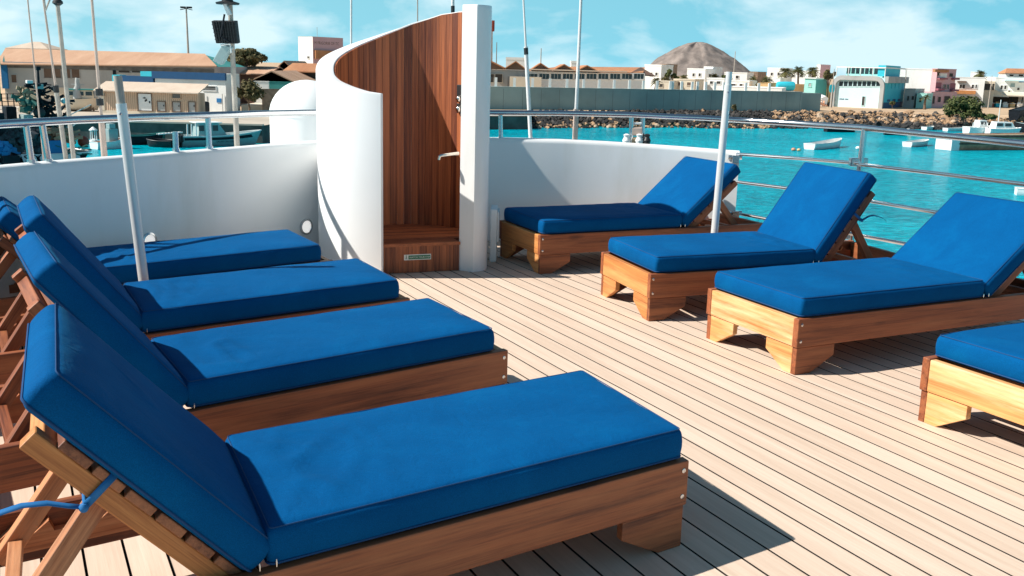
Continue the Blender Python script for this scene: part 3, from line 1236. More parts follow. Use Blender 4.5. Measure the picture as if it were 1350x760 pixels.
# leaning awning poles
def awning_pole(foot, zf, tp_px, ty, label, joint):
    p0 = Vector(foot)
    p1 = at_y(tp_px[0], tp_px[1], ty)
    d = (p1 - p0) / (p1.z - p0.z)
    g = p0 + d * (0 - p0.z)
    root = thing('awning_pole', g, label, 'pole', 'white awning poles on the deck')
    j = g + d * joint
    mb = MB()
    mb.tube([g, j], .0265, 16)
    mb.build('lower_tube', M_alu, root, smooth=True)
    mb = MB()
    mb.tube([j - d * .01, p1], .0215, 16)
    mb.build('upper_tube', M_poleg if joint < 1.35 and tp_px[0] < 500 else M_alu, root, smooth=True)
    mb = MB()
    mb.tube([g, g + d * .02], .05, 16)
    mb.build('foot_socket', M_steel, root, smooth=True)
    mb = MB()
    c = j - d * .05 + Vector((.0, -.027, 0))
    mb.sphere(c, .008, 8)
    mb.build('spring_button', M_steel, root, smooth=True)


f1 = at_z(190, 375, .32)
awning_pole(f1, .32, (155, 100), f1.y, 'white leaning pole standing between two loungers of the left row', 1.27)
f2 = at_z(942.5, 300, .40)
awning_pole(f2, .40, (961.5, 95), f2.y, 'white leaning pole standing by the backrest of the shaded lounger', 1.42)

# radome behind the left wall
c = at_y(406, 188, 8.75)
rd = thing('radome', (c.x, c.y, -1.1), 'white domed radar cover behind the bulwark left of the shower', 'radome')
rr = 48.0 / F * 8.75
zt = at_y(406, 105.5, 8.75).z
ze = at_y(406, 152, 8.75).z
mb = MB()
prof = [(rr, -1.1), (rr, ze - .01)]
mb.lathe((c.x, c.y, 0), prof, 32)
mb.build('radome_base', M_white, rd, smooth=True)
mb = MB()
prof = [(rr * 1.01, ze - .012)] + [(rr * 1.01 * math.cos(k * PI / 20), ze + (zt - ze) * math.sin(k * PI / 20)) for k in range(0, 10)] + [(.002, zt)]
mb.lathe((c.x, c.y, 0), prof, 32)
mb.build('radome_cap', M_white, rd, smooth=True)

# rods, whips and masts standing on the foredeck beyond the wall
def whip(name, label, cat, px, y, r, mats, rings=(), group=None, pieces=None):
    (u0, v0), (u1, v1) = px     # top, low visible point
    a, b = at_y(u0, v0, y), at_y(u1, v1, y)
    d = (a - b) / (a.z - b.z)
    top_ = a + d * .35
    g = b + d * (-1.1 - b.z)
    root = thing(name, g, label, cat, group)
    r0, r1 = r
    if pieces:
        j = b + d * (at_y(u1, pieces, y).z - b.z)
        mb = MB()
        mb.tube([g, j], r0, 12)
        mb.build('lower_tube', mats[0], root, smooth=True)
        mb = MB()
        mb.tube([j - d * .01, top_], [r1 * 1.1, r1 * .8], 10)
        mb.build('upper_rod', mats[-1], root, smooth=True)
    else:
        mb = MB()
        mb.tube([g, top_], [r0, r1], 12)
        mb.build('rod', mats[0], root, smooth=True)
    for v in rings:
        q = b + d * (at_y(u1, v, y).z - b.z)
        mb = MB()
        mb.tube([q - d * .03, q + d * .03], r0 * 1.15, 10)
        mb.build('collar', M_black, root, smooth=True)
    return root, b, d


AG = 'rods and whips on the foredeck'
whip('fishing_rod', 'thin brown rod at the far left with a dark clamp near its foot', 'rod', ((36.5, 0), (46, 95)), 9.2, (.009, .006), [M_pink], (), AG)
r_, b_, d_ = whip('outrigger_rod', 'slim pinkish rod left of the thick grey mast with two dark collars', 'rod', ((57, 0), (87, 209)), 9.0, (.021, .0095), [M_poleg, M_pink], (118,), AG, pieces=123)
mb = MB()
q = at_y(60, 14, 9.0)
mb.tube([q, at_y(65.5, 0, 9.0), at_y(68, -10, 9.0)], .008, 8)
mb.tube([q, at_y(57, -10, 9.0)], .008, 8)
mb.build('fork', M_poleg, r_, smooth=True)
r_, b_, d_ = whip('signal_mast', 'thick tapering grey mast with a dark lamp at its head', 'mast', ((75.5, 3), (97, 209)), 9.0, (.024, .017), [M_poleg], (), AG)
mb = MB()
q = at_y(76, 3, 9.0)
mb.lathe((q.x, q.y, q.z), [(.02, -.03), (.045, -.01), (.04, .01), (.028, .02), (.03, .12), (.01, .13)], 14)
mb.build('mast_lamp', M_black, r_, smooth=True)
whip('outrigger_rod', 'pinkish rod with a white lower tube just left of the leaning pole', 'rod', ((121, 0), (137.5, 205)), 8.9, (.027, .013), [M_pink, M_pink], (122, 135), AG, pieces=152)
# flood-light mast
r_, b_, d_ = whip('floodlight_mast', 'weathered grey mast carrying a dark floodlight panel and a pale box', 'mast', ((303, 0), (312.5, 190)), 9.2, (.030, .022), [M_poleg], ())
yy = 9.1
mb = MB()
A = [at_y(u, v, yy) for u, v in ((278.5, 28), (310, 28.5), (313.5, 58), (284.5, 57.5))]
mb.prism(A, (.012, .045, .01))
fl = mb.build('floodlight', M_black, r_, bevel=.004)
mb = MB()
for i in range(1, 9):
    p = A[0] + (A[1] - A[0]) * (i / 9)
    q = A[3] + (A[2] - A[3]) * (i / 9)
    mb.bar(p + Vector((0, -.008, 0)), q + Vector((0, -.008, 0)), .006, .014, up=(0, 1, 0))
for j in range(1, 6):
    p = A[0] + (A[3] - A[0]) * (j / 6)
    q = A[1] + (A[2] - A[1]) * (j / 6)
    mb.bar(p + Vector((0, -.006, 0)), q + Vector((0, -.006, 0)), .006, .008, up=(0, 1, 0))
mb.build('cooling_fins', M_black, fl)
mb = MB()
mb.tube([at_y(296, 19, yy - .04), at_y(291, 48, yy - .05), at_y(303, 56, yy - .03)], .009, 8)
mb.build('yoke', M_boatd, fl, smooth=True)
mb = MB()
A = [at_y(u, v, yy) for u, v in ((280, 80.5), (293, 58.5), (304, 63), (291, 86.5))]
mb.prism(A, (.01, .08, .01))
mb.build('ballast_box', M_boatg, r_, bevel=.006)
mb = MB()
mb.tube([at_y(291, 60, yy), at_y(303, 58, yy), at_y(305, 70, yy)], .008, 8)
mb.bar(at_y(296, 4, yy), at_y(303, 20, yy), .05, .03)
mb.build('bracket', M_alu, r_)
mb = MB()
q = at_y(297, 3, yy)
mb.lathe((q.x + .02, q.y, q.z), [(.10, -.02), (.105, -.005), (.05, .01), (.045, .06), (.09, .08)], 16)
mb.build('top_lamp', M_black, r_, smooth=True)
whip('whip_antenna', 'slim white whip antenna, black joint high up, right of the shower column', 'antenna', ((690, 0), (699.5, 182)), 9.6, (.019, .010), [M_polew, M_polew], (68,), AG, pieces=62)
whip('flag_pole', 'white flag pole with a thicker foot, the stouter of two right of the column', 'pole', ((766, 0), (758, 184)), 9.6, (.026, .016), [M_pink, M_polew], (), AG, pieces=144)
whip('whip_antenna', 'thin white antenna rising behind the left part of the shower rim', 'antenna', ((463, 0), (463, 60)), 9.8, (.012, .010), [M_polew], (), AG)
whip('whip_antenna', 'very thin grey antenna rising behind the middle of the shower rim', 'antenna', ((550.5, 0), (550.5, 30)), 9.8, (.007, .006), [M_poleg], (), AG)
r_, b_, d_ = whip('whip_antenna', 'short white antenna on a dark mount beside the top of the column', 'antenna', ((597, 0), (597, 14)), 9.4, (.016, .015), [M_polew], (12.5,), AG)
def water():
    m, nt, b = new_mat('harbour_water')
    L = nt.links
    tc = N(nt, 'ShaderNodeTexCoord')
    mp = N(nt, 'ShaderNodeMapping')
    mp.inputs['Rotation'].default_value = (0, 0, .25)
    mp.inputs['Scale'].default_value = (.55, 1.0, 1)
    L.new(tc.outputs['Object'], mp.inputs['Vector'])
    n0 = N(nt, 'ShaderNodeTexNoise', Scale=.035, Detail=5.0, Roughness=.6)
    L.new(mp.outputs['Vector'], n0.inputs['Vector'])
    r = ramp(nt, [(.3, (.0, .28, .38)), (.55, (.0, .415, .53)), (.8, (.0, .51, .615))])
    L.new(n0.outputs['Fac'], r.inputs['Fac'])
    n9 = N(nt, 'ShaderNodeTexNoise', Scale=2.4, Detail=5.0, Roughness=.65, Distortion=.5)
    mp9 = N(nt, 'ShaderNodeMapping')
    mp9.inputs['Rotation'].default_value = (0, 0, .25)
    mp9.inputs['Scale'].default_value = (.3, 1.0, 1)
    L.new(tc.outputs['Object'], mp9.inputs['Vector'])
    L.new(mp9.outputs['Vector'], n9.inputs['Vector'])
    r9 = ramp(nt, [(.33, (.5, .58, .62)), (.5, (1, 1, 1)), (.67, (1.4, 1.3, 1.28))])  # bright and dark faces of the ripples put into the water colour
    L.new(n9.outputs['Fac'], r9.inputs['Fac'])
    mx9 = N(nt, 'ShaderNodeMixRGB', blend_type='MULTIPLY')
    mx9.inputs['Fac'].default_value = 1.0
    L.new(r.outputs['Color'], mx9.inputs['Color1'])
    L.new(r9.outputs['Color'], mx9.inputs['Color2'])
    L.new(mx9.outputs['Color'], b.inputs['Base Color'])
    b.inputs['Roughness'].default_value = .18
    b.inputs['IOR'].default_value = 1.09
    b.inputs['Specular IOR Level'].default_value = .2
    n1 = N(nt, 'ShaderNodeTexNoise', Scale=1.9, Detail=6.0, Roughness=.62, Distortion=.6)
    L.new(mp.outputs['Vector'], n1.inputs['Vector'])
    n2 = N(nt, 'ShaderNodeTexNoise', Scale=.28, Detail=3.0, Roughness=.5)
    L.new(mp.outputs['Vector'], n2.inputs['Vector'])
    ad = N(nt, 'ShaderNodeMath', operation='MULTIPLY_ADD')
    L.new(n2.outputs['Fac'], ad.inputs[0])
    ad.inputs[1].default_value = 1.6
    L.new(n1.outputs['Fac'], ad.inputs[2])
    bp = N(nt, 'ShaderNodeBump', Strength=1.0, Distance=.8)
    L.new(ad.outputs[0], bp.inputs['Height'])
    L.new(bp.outputs['Normal'], b.inputs['Normal'])
    return m


WZ, GZ = -6.5, -4.75
mb = MB()
mb.add([(-4000, -400, WZ), (4000, -400, WZ), (4000, 7000, WZ), (-4000, 7000, WZ)], [(0, 1, 2, 3)])
tag(mb.build('harbour_water', water(), base=(0, 0, WZ)), kind='structure')

# ------------------------------------------------------------------ land, quay, rocks
QY = 99.0
SHL = [(700, 169), (760, 169), (859, 168.5), (960, 169.5), (1055, 170), (1150, 170), (1212, 170.5), (1263, 172), (1320, 174), (1420, 178)]
CRL = [(700, 147.5), (760, 147), (859, 146), (960, 147), (1055, 148), (1150, 149), (1212, 151), (1263, 154), (1320, 157), (1420, 160)]
shore = [at_z(u, v, WZ) for u, v in SHL]
crest = [at_z(u, v, GZ) for u, v in CRL]
for i, p in enumerate(crest):
    if (p - shore[i]).length < 4 or p.y < shore[i].y:
        crest[i] = Vector((shore[i].x, shore[i].y + 5, GZ))
qr = at_z(358, 186, WZ)
quay = [Vector((-260, QY, GZ)), Vector((qr.x, QY, GZ)), Vector((qr.x + 2, QY + 22, GZ)), Vector((shore[0].x - .5, shore[0].y - 3, GZ))]
edge = quay + crest + [Vector((420, 190, GZ))]
mb = MB()
far = [Vector((2600, 900, GZ)), Vector((3000, 6500, GZ)), Vector((-3000, 6500, GZ)), Vector((-2600, 300, GZ)), Vector((-600, 95, GZ))]
mb.add(edge + far, [tuple(range(len(edge + far)))])
tag(mb.build('ground', M_sand, base=(0, 150, GZ)), kind='structure')
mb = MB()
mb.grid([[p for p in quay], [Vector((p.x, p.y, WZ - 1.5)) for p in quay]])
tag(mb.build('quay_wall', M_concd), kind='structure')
mb = MB()
q0, q1 = quay[0], quay[1]
mb.prism([(q0.x, q0.y - .15, GZ), (q1.x + .1, q1.y - .15, GZ), (q1.x + .1, q1.y + .35, GZ), (q0.x, q0.y + .35, GZ)], (0, 0, .16))
tag(mb.build('quay_kerb', M_conc), kind='structure')
mb = MB()
mb.add([(-260, QY + .4, GZ + .01), (qr.x, QY + .4, GZ + .01), (qr.x + 2, QY + 26, GZ + .01), (-260, QY + 26, GZ + .01)], [(0, 1, 2, 3)])
tag(mb.build('quay_apron', M_conc), kind='structure')
mb = MB()
P = []
for k in range(7):
    t = k / 6
    row = []
    for a, b in zip(crest, shore):
        b2 = Vector((b.x, b.y, WZ - .6))
        for s_ in (0,):
            p = a.lerp(b2, t)
            row.append(p + Vector((0, 0, .35 * noise.noise(p * .3))) * (1 if 0 < k < 6 else 0))
    P.append(row)
mb.grid(P)
tag(mb.build('shore_slope', M_rocks[1]), kind='structure')


def rock_mesh(seed):
    bm = bmesh.new()
    bmesh.ops.create_icosphere(bm, subdivisions=2, radius=1)
    rn = random.Random(seed)
    sq = (rn.uniform(.8, 1.3), rn.uniform(.7, 1.1), rn.uniform(.55, .9))
    for v in bm.verts:
        n_ = noise.noise(v.co * 1.3 + Vector((seed * 3.1, 0, 0)))
        n2 = noise.noise(v.co * 2.8 + Vector((seed * 1.7, 5, 0)))
        v.co *= 1 + .45 * n_ + .22 * n2
        v.co = Vector((v.co.x * sq[0], v.co.y * sq[1], v.co.z * sq[2]))
        # flat broken faces
        for pl in (Vector((.7, .3, .6)), Vector((-.5, -.6, .6)), Vector((.1, -.9, .3))):
            d = v.co.dot(pl.normalized())
            if d > .72:
                v.co -= pl.normalized() * (d - .72)
    return bm


RM = {}
for mi in range(4):
    for s_ in range(4):
        me = D.meshes.new('boulder')
        bm = rock_mesh(mi * 10 + s_ + 1)
        bm.to_mesh(me)
        bm.free()
        me.materials.append(M_rocks[mi])
        RM[(mi, s_)] = me
rr_ = random.Random(11)
GL = {0: 'black boulder on the rocky shore at the waterline', 1: 'dark grey boulder on the rocky shore', 2: 'ochre boulder heaped on the shore bank', 3: 'pale boulder on the shore bank'}


def shore_at(s_, t):
    i = min(int(s_), len(shore) - 2)
    f_ = s_ - i
    return crest[i].lerp(crest[i + 1], f_).lerp(shore[i].lerp(shore[i + 1], f_), t)


def rock_kind(s_, t):
    x = rr_.random()
    if s_ < 3.6:
        if t > .78:
            return 3 if x < .35 else (2 if x < .5 else 0)
        return 0 if x < .80 else (1 if x < .96 else 2)
    if t > .72:
        return 0 if x < .75 else 1
    return 2 if x < .44 else (3 if x < .62 else (1 if x < .84 else 0))


for k in range(295):
    s_, t = rr_.uniform(0, 8.6), rr_.uniform(-.05, 1.05)
    p = shore_at(s_, t)
    mi = rock_kind(s_, t)
    o = D.objects.new('boulder', RM[(mi, rr_.randrange(4))])
    COL.objects.link(o)
    sz = rr_.uniform(.28, .68) * (1.15 if s_ > 3.6 else .85)
    o.scale = (sz, sz, sz)
    o.rotation_euler = (rr_.uniform(-.4, .4), rr_.uniform(-.4, .4), rr_.uniform(0, 6.3))
    o.location = p + Vector((0, 0, .10))
    tag(o, GL[mi], 'boulder', 'boulders heaped along the shore')
for mi, nm in ((0, 'dark'), (2, 'ochre')):
    mb = MB()
    for k in range(2600):
        s_, t = (rr_.uniform(0, 8.6), rr_.uniform(.0, 1.05))
        kd = rock_kind(s_, t)
        if (kd in (0, 1)) != (mi == 0):
            continue
        p = shore_at(s_, t)
        sz = rr_.uniform(.16, .46)
        vs = []
        for q in ((1, 0, 0), (-1, 0, 0), (0, 1, 0), (0, -1, 0), (0, 0, 1), (0, 0, -1), (.7, .7, .5), (-.7, .6, .6), (.6, -.7, .5), (-.6, -.6, .6)):
            vs.append(p + Vector(q) * sz * rr_.uniform(.7, 1.3))
        mb.add(vs, [(4, 6, 0), (4, 2, 6), (4, 7, 2), (4, 1, 7), (4, 9, 1), (4, 3, 9), (4, 8, 3), (4, 0, 8), (0, 6, 5), (6, 2, 5), (2, 7, 5), (7, 1, 5), (1, 9, 5), (9, 3, 5), (3, 8, 5), (8, 0, 5)])
    tag(mb.build('rubble', M_rocks[mi]), kind='stuff')

# hill far inland
mb = MB()
hc = at_y(917, 95, 1800)
HZ_ = at_y(914, 55.5, 1800).z - GZ
P = []
NR, NA = 60, 120
for i in range(NR + 1):
    r_ = 125.0 * i / NR
    row = []
    for k in range(NA):
        a = 2 * PI * k / NA
        x, y = r_ * math.cos(a), r_ * math.sin(a) * 1.1
        rad = 100 * (1 + .05 * math.sin(a * 2 + 1) + (.05 if math.cos(a) > 0 else -.03))
        h = HZ_ * max(0, 1 - (r_ / rad) ** 1.55) if r_ < rad else 0
        gul = noise.noise(Vector((math.cos(a) * 3.2, math.sin(a) * 3.2, r_ * .012)))
        gul2 = noise.noise(Vector((x * .05, y * .05, 3)))
        h += (4.6 * gul + 2.6 * gul2 + 1.2 * noise.noise(Vector((x * .14, y * .14, 8)))) * min(1, r_ / 25) * (1 if h > 1 else 0)
        row.append((hc.x + x, 1800 + y, GZ + max(-.5, h)))
    P.append(row)
mb.grid(P, closed=True)
M_hill = simple('hill_rock', (.215, .175, .155), rough=.95, var=.4, scale=.06, dirt=(.12, .105, .10), dscale=.045, bump=1.0, bscale=.10)
tag(mb.build('hill', M_hill, smooth=True, angle=80), kind='structure')


# ------------------------------------------------------------------ buildings
class Face:
    """a facade plane: origin P0 (2D), unit direction d (left to right as seen), outward normal n"""

    def __init__(s, P0, d):
        s.P0, s.d = Vector(P0), Vector(d).normalized()
        s.n = Vector((s.d.y, -s.d.x))
        if s.n.dot(-s.P0) < 0:
            s.n = -s.n

    def hit(s, u, v):
        r_ = ray(u, v)
        t = s.P0.dot(s.n) / Vector((r_.x, r_.y)).dot(s.n)
        p = Vector((r_.x * t, r_.y * t))
        return (p - s.P0).dot(s.d), EYE + r_.z * t

    def pt(s, a, z, out=0.0):
        q = s.P0 + s.d * a + s.n * out
        return Vector((q.x, q.y, z))

    def slab(s, mb, a0, a1, z0, z1, o0, o1, mi=0):
        mb.prism([s.pt(a0, z0, o0), s.pt(a1, z0, o0), s.pt(a1, z1, o0), s.pt(a0, z1, o0)], tuple(Vector((s.n.x, s.n.y, 0)) * (o1 - o0)), axis=0, mi=mi)

    def rect(s, u0, v0, u1, v1):
        um, vm = (u0 + u1) / 2, (v0 + v1) / 2
        a0, a1 = s.hit(u0, vm)[0], s.hit(u1, vm)[0]
        return min(a0, a1), max(a0, a1), s.hit(um, v1)[1], s.hit(um, v0)[1]


def add_win(root, face, u0, v0, u1, v1, mat=None, frame=None, name='window', n=1, mull=0, grow=0.06, proud=.10):
    """n equal openings in the pixel rectangle: frame standing proud, dark pane set back inside it"""
    for k in range(n):
        w_ = (u1 - u0) / n
        p0, p1 = u0 + k * w_ + (w_ * .08 if n > 1 else 0), u0 + (k + 1) * w_ - (w_ * .08 if n > 1 else 0)
        a0, a1, z0, z1 = face.rect(p0, v0, p1, v1)
        mb = MB()
        f_ = grow
        for aa, ab, za, zb in ((a0 - f_, a0, z0 - f_, z1 + f_), (a1, a1 + f_, z0 - f_, z1 + f_), (a0, a1, z1, z1 + f_), (a0 - f_ * 1.5, a1 + f_ * 1.5, z0 - f_ * 1.4, z0)):
            face.slab(mb, aa, ab, za, zb, -.01, proud)
        for q in range(mull):
            am = a0 + (a1 - a0) * (q + 1) / (mull + 1)
            face.slab(mb, am - .025, am + .025, z0, z1, 0, .05)
        fr = mb.build(name, frame or M_wall, root)
        mb = MB()
        face.slab(mb, a0, a1, z0, z1, -.02, .02)
        mb.build('door_leaf' if 'door' in name else 'pane', mat or M_glass, fr)


def building(name, label, cat, ul, uc, ur, vt, y, phi, wallm, depth=None, group=None, roof='flat', z0=GZ, mside=None, par=.35, roofm=None):
    """near corner on pixel column uc at distance y; its left face runs back to the left, its right face back to the right.
    uc == ul: only the front shows (phi turns it)."""
    ph = R(phi)
    C = at_y(uc, vt, y)
    zt = C.z
    c2 = Vector((C.x, C.y))
    dl, dr = Vector((-math.cos(ph), math.sin(ph))), Vector((math.sin(ph), math.cos(ph)))

    def ext(dv, u):
        r_ = ray(u, vt)
        den = r_.x * dv.y - r_.y * dv.x
        t = (c2.x * dv.y - c2.y * dv.x) / den
        return (Vector((r_.x, r_.y)) * t - c2).dot(dv)
    wl = abs(ext(dl, ul)) if ul < uc else depth
    wr = abs(ext(dr, ur)) if ur > uc else depth
    if depth and ur > uc:
        wr = max(wr, depth) if phi > 3 else wr
    root = thing(name, (c2.x, c2.y, z0), label, cat, group)
    A, Bq, Cq, Dq = c2 + dl * wl, c2, c2 + dr * wr, c2 + dl * wl + dr * wr
    base = [A, Bq, Cq, Dq]
    mb = MB()
    mb.prism([(p.x, p.y, z0) for p in base], (0, 0, zt - z0))
    mats = wallm
    mb.build('wall', wallm, root)
    FL, FR = Face(A, Bq - A), Face(Bq, Cq - Bq)
    if mside:
        mb = MB()
        FR.slab(mb, 0.0, wr, z0, zt - .02, 0, .03)
        mb.build('side_wall', mside, root)
    cen = (A + Bq + Cq + Dq) / 4
    if roof == 'flat':
        mb = MB()
        t_ = .22
        for p, q in ((A, Bq), (Bq, Cq), (Cq, Dq), (Dq, A)):
            d_ = (q - p).normalized()
            n_ = Vector((d_.y, -d_.x))
            if n_.dot((p + q) / 2 - cen) < 0:
                n_ = -n_
            o_ = [p + n_ * .05 - d_ * .05, q + n_ * .05 + d_ * .05, q - n_ * t_ - d_ * (t_), p - n_ * t_ + d_ * (t_)]
            mb.prism([(x.x, x.y, zt) for x in o_], (0, 0, par))
        mb.build('parapet', roofm or wallm, root)
    return root, FL, FR, (A, Bq, Cq, Dq, zt)


def gable(root, base, zt, rise, mat, along='L', over=.35, hip=0.0, name='roof'):
    """pitched roof over a footprint; ridge parallel to the left face ('L') or right face ('R')"""
    A, Bq, Cq, Dq = base[:4]
    if along == 'R':
        A, Bq, Cq, Dq = Bq, Cq, Dq, A
    cen = (A + Bq + Cq + Dq) / 4
    A, Bq, Cq, Dq = [p + (p - cen).normalized() * over * 1.4 for p in (A, Bq, Cq, Dq)]
    m0, m1 = (A + Dq) / 2, (Bq + Cq) / 2
    d_ = (m1 - m0)
    m0, m1 = m0 + d_ * hip, m1 - d_ * hip
    t = .16
    vs = [(p.x, p.y, zt + .005) for p in (A, Bq, Cq, Dq)] + [(m0.x, m0.y, zt + rise), (m1.x, m1.y, zt + rise)]
    vs2 = [(x, y, z + t) for x, y, z in vs]
    mb = MB()
    L0 = d_.normalized()
    gv = [Vector(((Vector((p[0], p[1])) - m0).dot(L0), p[2], 0)) for p in vs2] + [Vector(((Vector((p[0], p[1])) - m0).dot(L0), p[2], 0)) for p in vs]
    f = [(0, 1, 5, 4), (2, 3, 4, 5), (1, 2, 5), (3, 0, 4)]
    g = [tuple(i + 6 for i in q[::-1]) for q in f]
    side_ = [(0, 6, 7, 1), (1, 7, 8, 2), (2, 8, 9, 3), (3, 9, 6, 0)]
    mb.add(vs2 + vs, f + g[:2] + g[2:] + side_, gv)
    return mb.build(name, mat, root)


def simple_front(name, label, cat, u0, u1, vt, y, depth, wallm, group=None, roof='flat', phi=0, par=.3, z0=GZ, roofm=None):
    """frontal block: facade between two pixel columns"""
    root, FL, FR, b = building(name, label, cat, u0, u1, u1, vt, y, phi, wallm, depth=depth, group=group, roof=roof, par=par, z0=z0, roofm=roofm)
    return root, FL, b


# ---- left quay
YB = 122.0
# long shed with the terracotta sheet roof
root, F_, b_ = simple_front('long_shed', 'long grey harbour shed under a terracotta sheet roof behind the blue topped building', 'shed', 4, 285, 88.5, 140, 16, M_grey, roof=None)
A, Bq, Cq, Dq, zt = b_
ridge = at_y(140, 66.5, 148)
mb = MB()
e0, e1 = F_.pt(-.6, zt, .7), F_.pt((Bq - A).length + .3, zt, .7)
r0, r1 = Vector((at_y(7, 65.5, 148).x, 148, at_y(7, 65.5, 148).z)), Vector((at_y(270, 72.5, 148).x, 148, at_y(270, 72.5, 148).z))
e0.z, e1.z = at_y(5, 86, 139.3).z, at_y(284, 88.5, 139.3).z
b0, b1 = r0 + (r0 - e0), r1 + (r1 - e1)
b0.z, b1.z = e0.z, e1.z
vs = [e0, e1, r1, r0, b1, b0]
gv = [Vector((p.x, p.z, 0)) for p in vs]
up_ = Vector((0, 0, .15))
mb.add([p + up_ for p in vs] + vs, [(0, 1, 2, 3), (3, 2, 4, 5), (6, 9, 8, 7), (9, 11, 10, 8), (0, 6, 7, 1), (1, 7, 8, 2), (0, 3, 9, 6), (2, 8, 10, 4), (3, 5, 11, 9)], gv + gv)
mb.build('roof', M_roof, root)
mb = MB()
mb.add([F_.pt((Bq - A).length, zt, 0), Vector((r1.x, r1.y, r1.z)), Vector((Cq.x, Cq.y, zt)), F_.pt(0, zt, 0), Vector((r0.x, r0.y, r0.z)), Vector((Dq.x, Dq.y, zt))], [(0, 2, 1), (3, 4, 5)])
mb.build('gable_wall', M_teal, root)
mb = MB()
a0, a1, z0, z1 = F_.rect(10, 88, 282, 93)
F_.slab(mb, a0, a1, z0, z1, 0, .12)
mb.build('eaves_band', M_louv, root)
for u0, u1, n in ((57, 106, 4), (155, 190, 2), (200, 242, 3)):
    add_win(root, F_, u0, 87 if u0 < 100 else 90, u1, 103 if u0 < 100 else 96, M_brown if u0 < 100 else M_shade, M_grey, 'window', n)
add_win(root, F_, 15.5, 99, 22, 109, M_brown, M_grey, 'window')
mb = MB()
a0, a1, z0, z1 = F_.rect(3, 85, 11, 117)
F_.slab(mb, a0, a1, z0, z1, 0, .25)
mb.build('blue_pilaster', M_bluep, root)
mb = MB()
a0, a1, z0, z1 = F_.rect(150, 93, 153.5, 113)
F_.slab(mb, a0, a1, z0, z1, 0, .25)
mb.build('downpipe', M_boatd, root)
mb = MB()
a0, a1, z0, z1 = F_.rect(30, 115, 88, 130)
F_.slab(mb, a0, a1, z0, z1, 0, .12)
mb.build('brick_plinth', M_cream, root)
# hip roof behind
root, FL, FR, b_ = building('hip_roofed_house', 'house showing only its ribbed hip roof above the long shed', 'house', 11, 62, 62, 66, 175, 0, M_cream, depth=7, roof=None)
gable(root, b_, b_[4], 1.2, M_roofl, hip=.42)
# flag colours at the far left edge
root, F_, b_ = simple_front('corner_kiosk', 'narrow teal and white kiosk at the left edge of the shed', 'kiosk', -30, -8, 76, 137, 1, M_teal, roof='flat')
mb = MB()
a0, a1, z0, z1 = F_.rect(-6, 70, 0, 86)
F_.slab(mb, a0, a1, z0, z1, 0, .1)
mb.build('sign_board', M_turq, root)

# blue topped building
root, F_, b_ = simple_front('harbour_office', 'white block building with a dark blue parapet band behind the beige hut', 'building', 204, 297, 98, YB, 3.2, M_wall, par=.02, phi=15)
A, Bq, Cq, Dq, zt = b_
mb = MB()
a0, a1, z0, z1 = F_.rect(201.5, 96, 298, 105)
F_.slab(mb, a0, a1, z0, z1 + .05, -.1, .25)
mb.build('parapet_band', M_navy, root)
mb = MB()
p0 = F_.rect(160, 100.5, 203, 110)
F_.slab(mb, p0[0], p0[1], p0[2], p0[3], -1, .2)
mb.build('lower_band', M_navy, root)
mb = MB()
p0 = F_.rect(186.5, 94.5, 201.8, 101)
F_.slab(mb, p0[0], p0[1], p0[2], p0[3], -1.5, .22)
p0 = F_.rect(149.5, 99, 160, 111)
F_.slab(mb, p0[0], p0[1], p0[2], p0[3], -1, .24)
mb.build('cyan_block', M_cyan, root)
mb = MB()
p0 = F_.rect(150, 110, 203.7, 150)
F_.slab(mb, p0[0], p0[1], GZ, p0[3], -6, 0)
mb.build('low_wing', M_grey, root)
add_win(root, F_, 268, 114, 285, 119.5, M_louv, M_whitep, 'vent_grille')
add_win(root, F_, 212, 112.6, 233, 114.4, M_louv, M_whitep, 'vent_grille')
mb = MB()
p0 = F_.rect(286, 130, 292, 135.5)
F_.slab(mb, *p0, 0, .08)
mb.build('blue_plaque', M_bluep, root)
mb = MB()
for u in (294, 270.5):
    a_, z_ = F_.hit(u, 130)
    mb.tube([F_.pt(a_, GZ, .15), F_.pt(a_, F_.hit(u, 124)[1], .15)], .05, 6)
mb.build('drainpipe', M_grey, root)

# beige hut with four doors
yh = 113.0
root, F_, b_ = simple_front('beige_hut', 'long beige clad hut with one large and three small grey doors on the quay', 'hut', 131, 260, 123.5, yh, 2.0, M_clad, roof=None, phi=6)
A, Bq, Cq, Dq, zt = b_
mb = MB()
zf = at_y(200, 122.5, yh).z
zb = zf + .95
wf = (Bq - A).length
vs = [tuple(F_.pt(a_, z_, o_)) for a_, z_, o_ in ((-.45, zf, .5), (wf + .35, zf, .5), (wf + .35, zb, -2.5), (-.45, zb, -2.5))]
gv = [Vector((p[0], p[1], 0)) for p in vs]
mb.add([(x, y, z + .12) for x, y, z in vs] + vs, [(0, 1, 2, 3), (7, 6, 5, 4), (0, 4, 5, 1), (1, 5, 6, 2), (2, 6, 7, 3), (3, 7, 4, 0)], gv + gv)
mb.build('roof', M_roofl, root)
mb = MB()
F_.slab(mb, -.15, .55, GZ + .35, zt + .05, 0, .05)
F_.slab(mb, -.02, (Bq - A).length + .02, GZ, GZ + .35, -.3, .02)
mb.build('corner_board', M_cream, root)
for u0, v0, u1, v1 in ((182.5, 124, 200, 146), (208, 134.5, 218, 146.5), (228, 135, 238, 147), (249, 135, 257.5, 149)):
    add_win(root, F_, u0, v0, u1, v1, M_whitep if u0 < 200 else M_grey, M_brown, 'door', 1, grow=.07)
doors = [o for o in root.children if o.name.startswith('door')]
a0, a1, z0, z1 = F_.rect(187.5, 128, 194.5, 135)
mb = MB()
F_.slab(mb, a0, a1, z0, z1, .02, .06)
am, zm = (a0 + a1) / 2, (z0 + z1) / 2
hb_ = mb.build('cube_emblem', M_whitep, doors[0])
mb = MB()
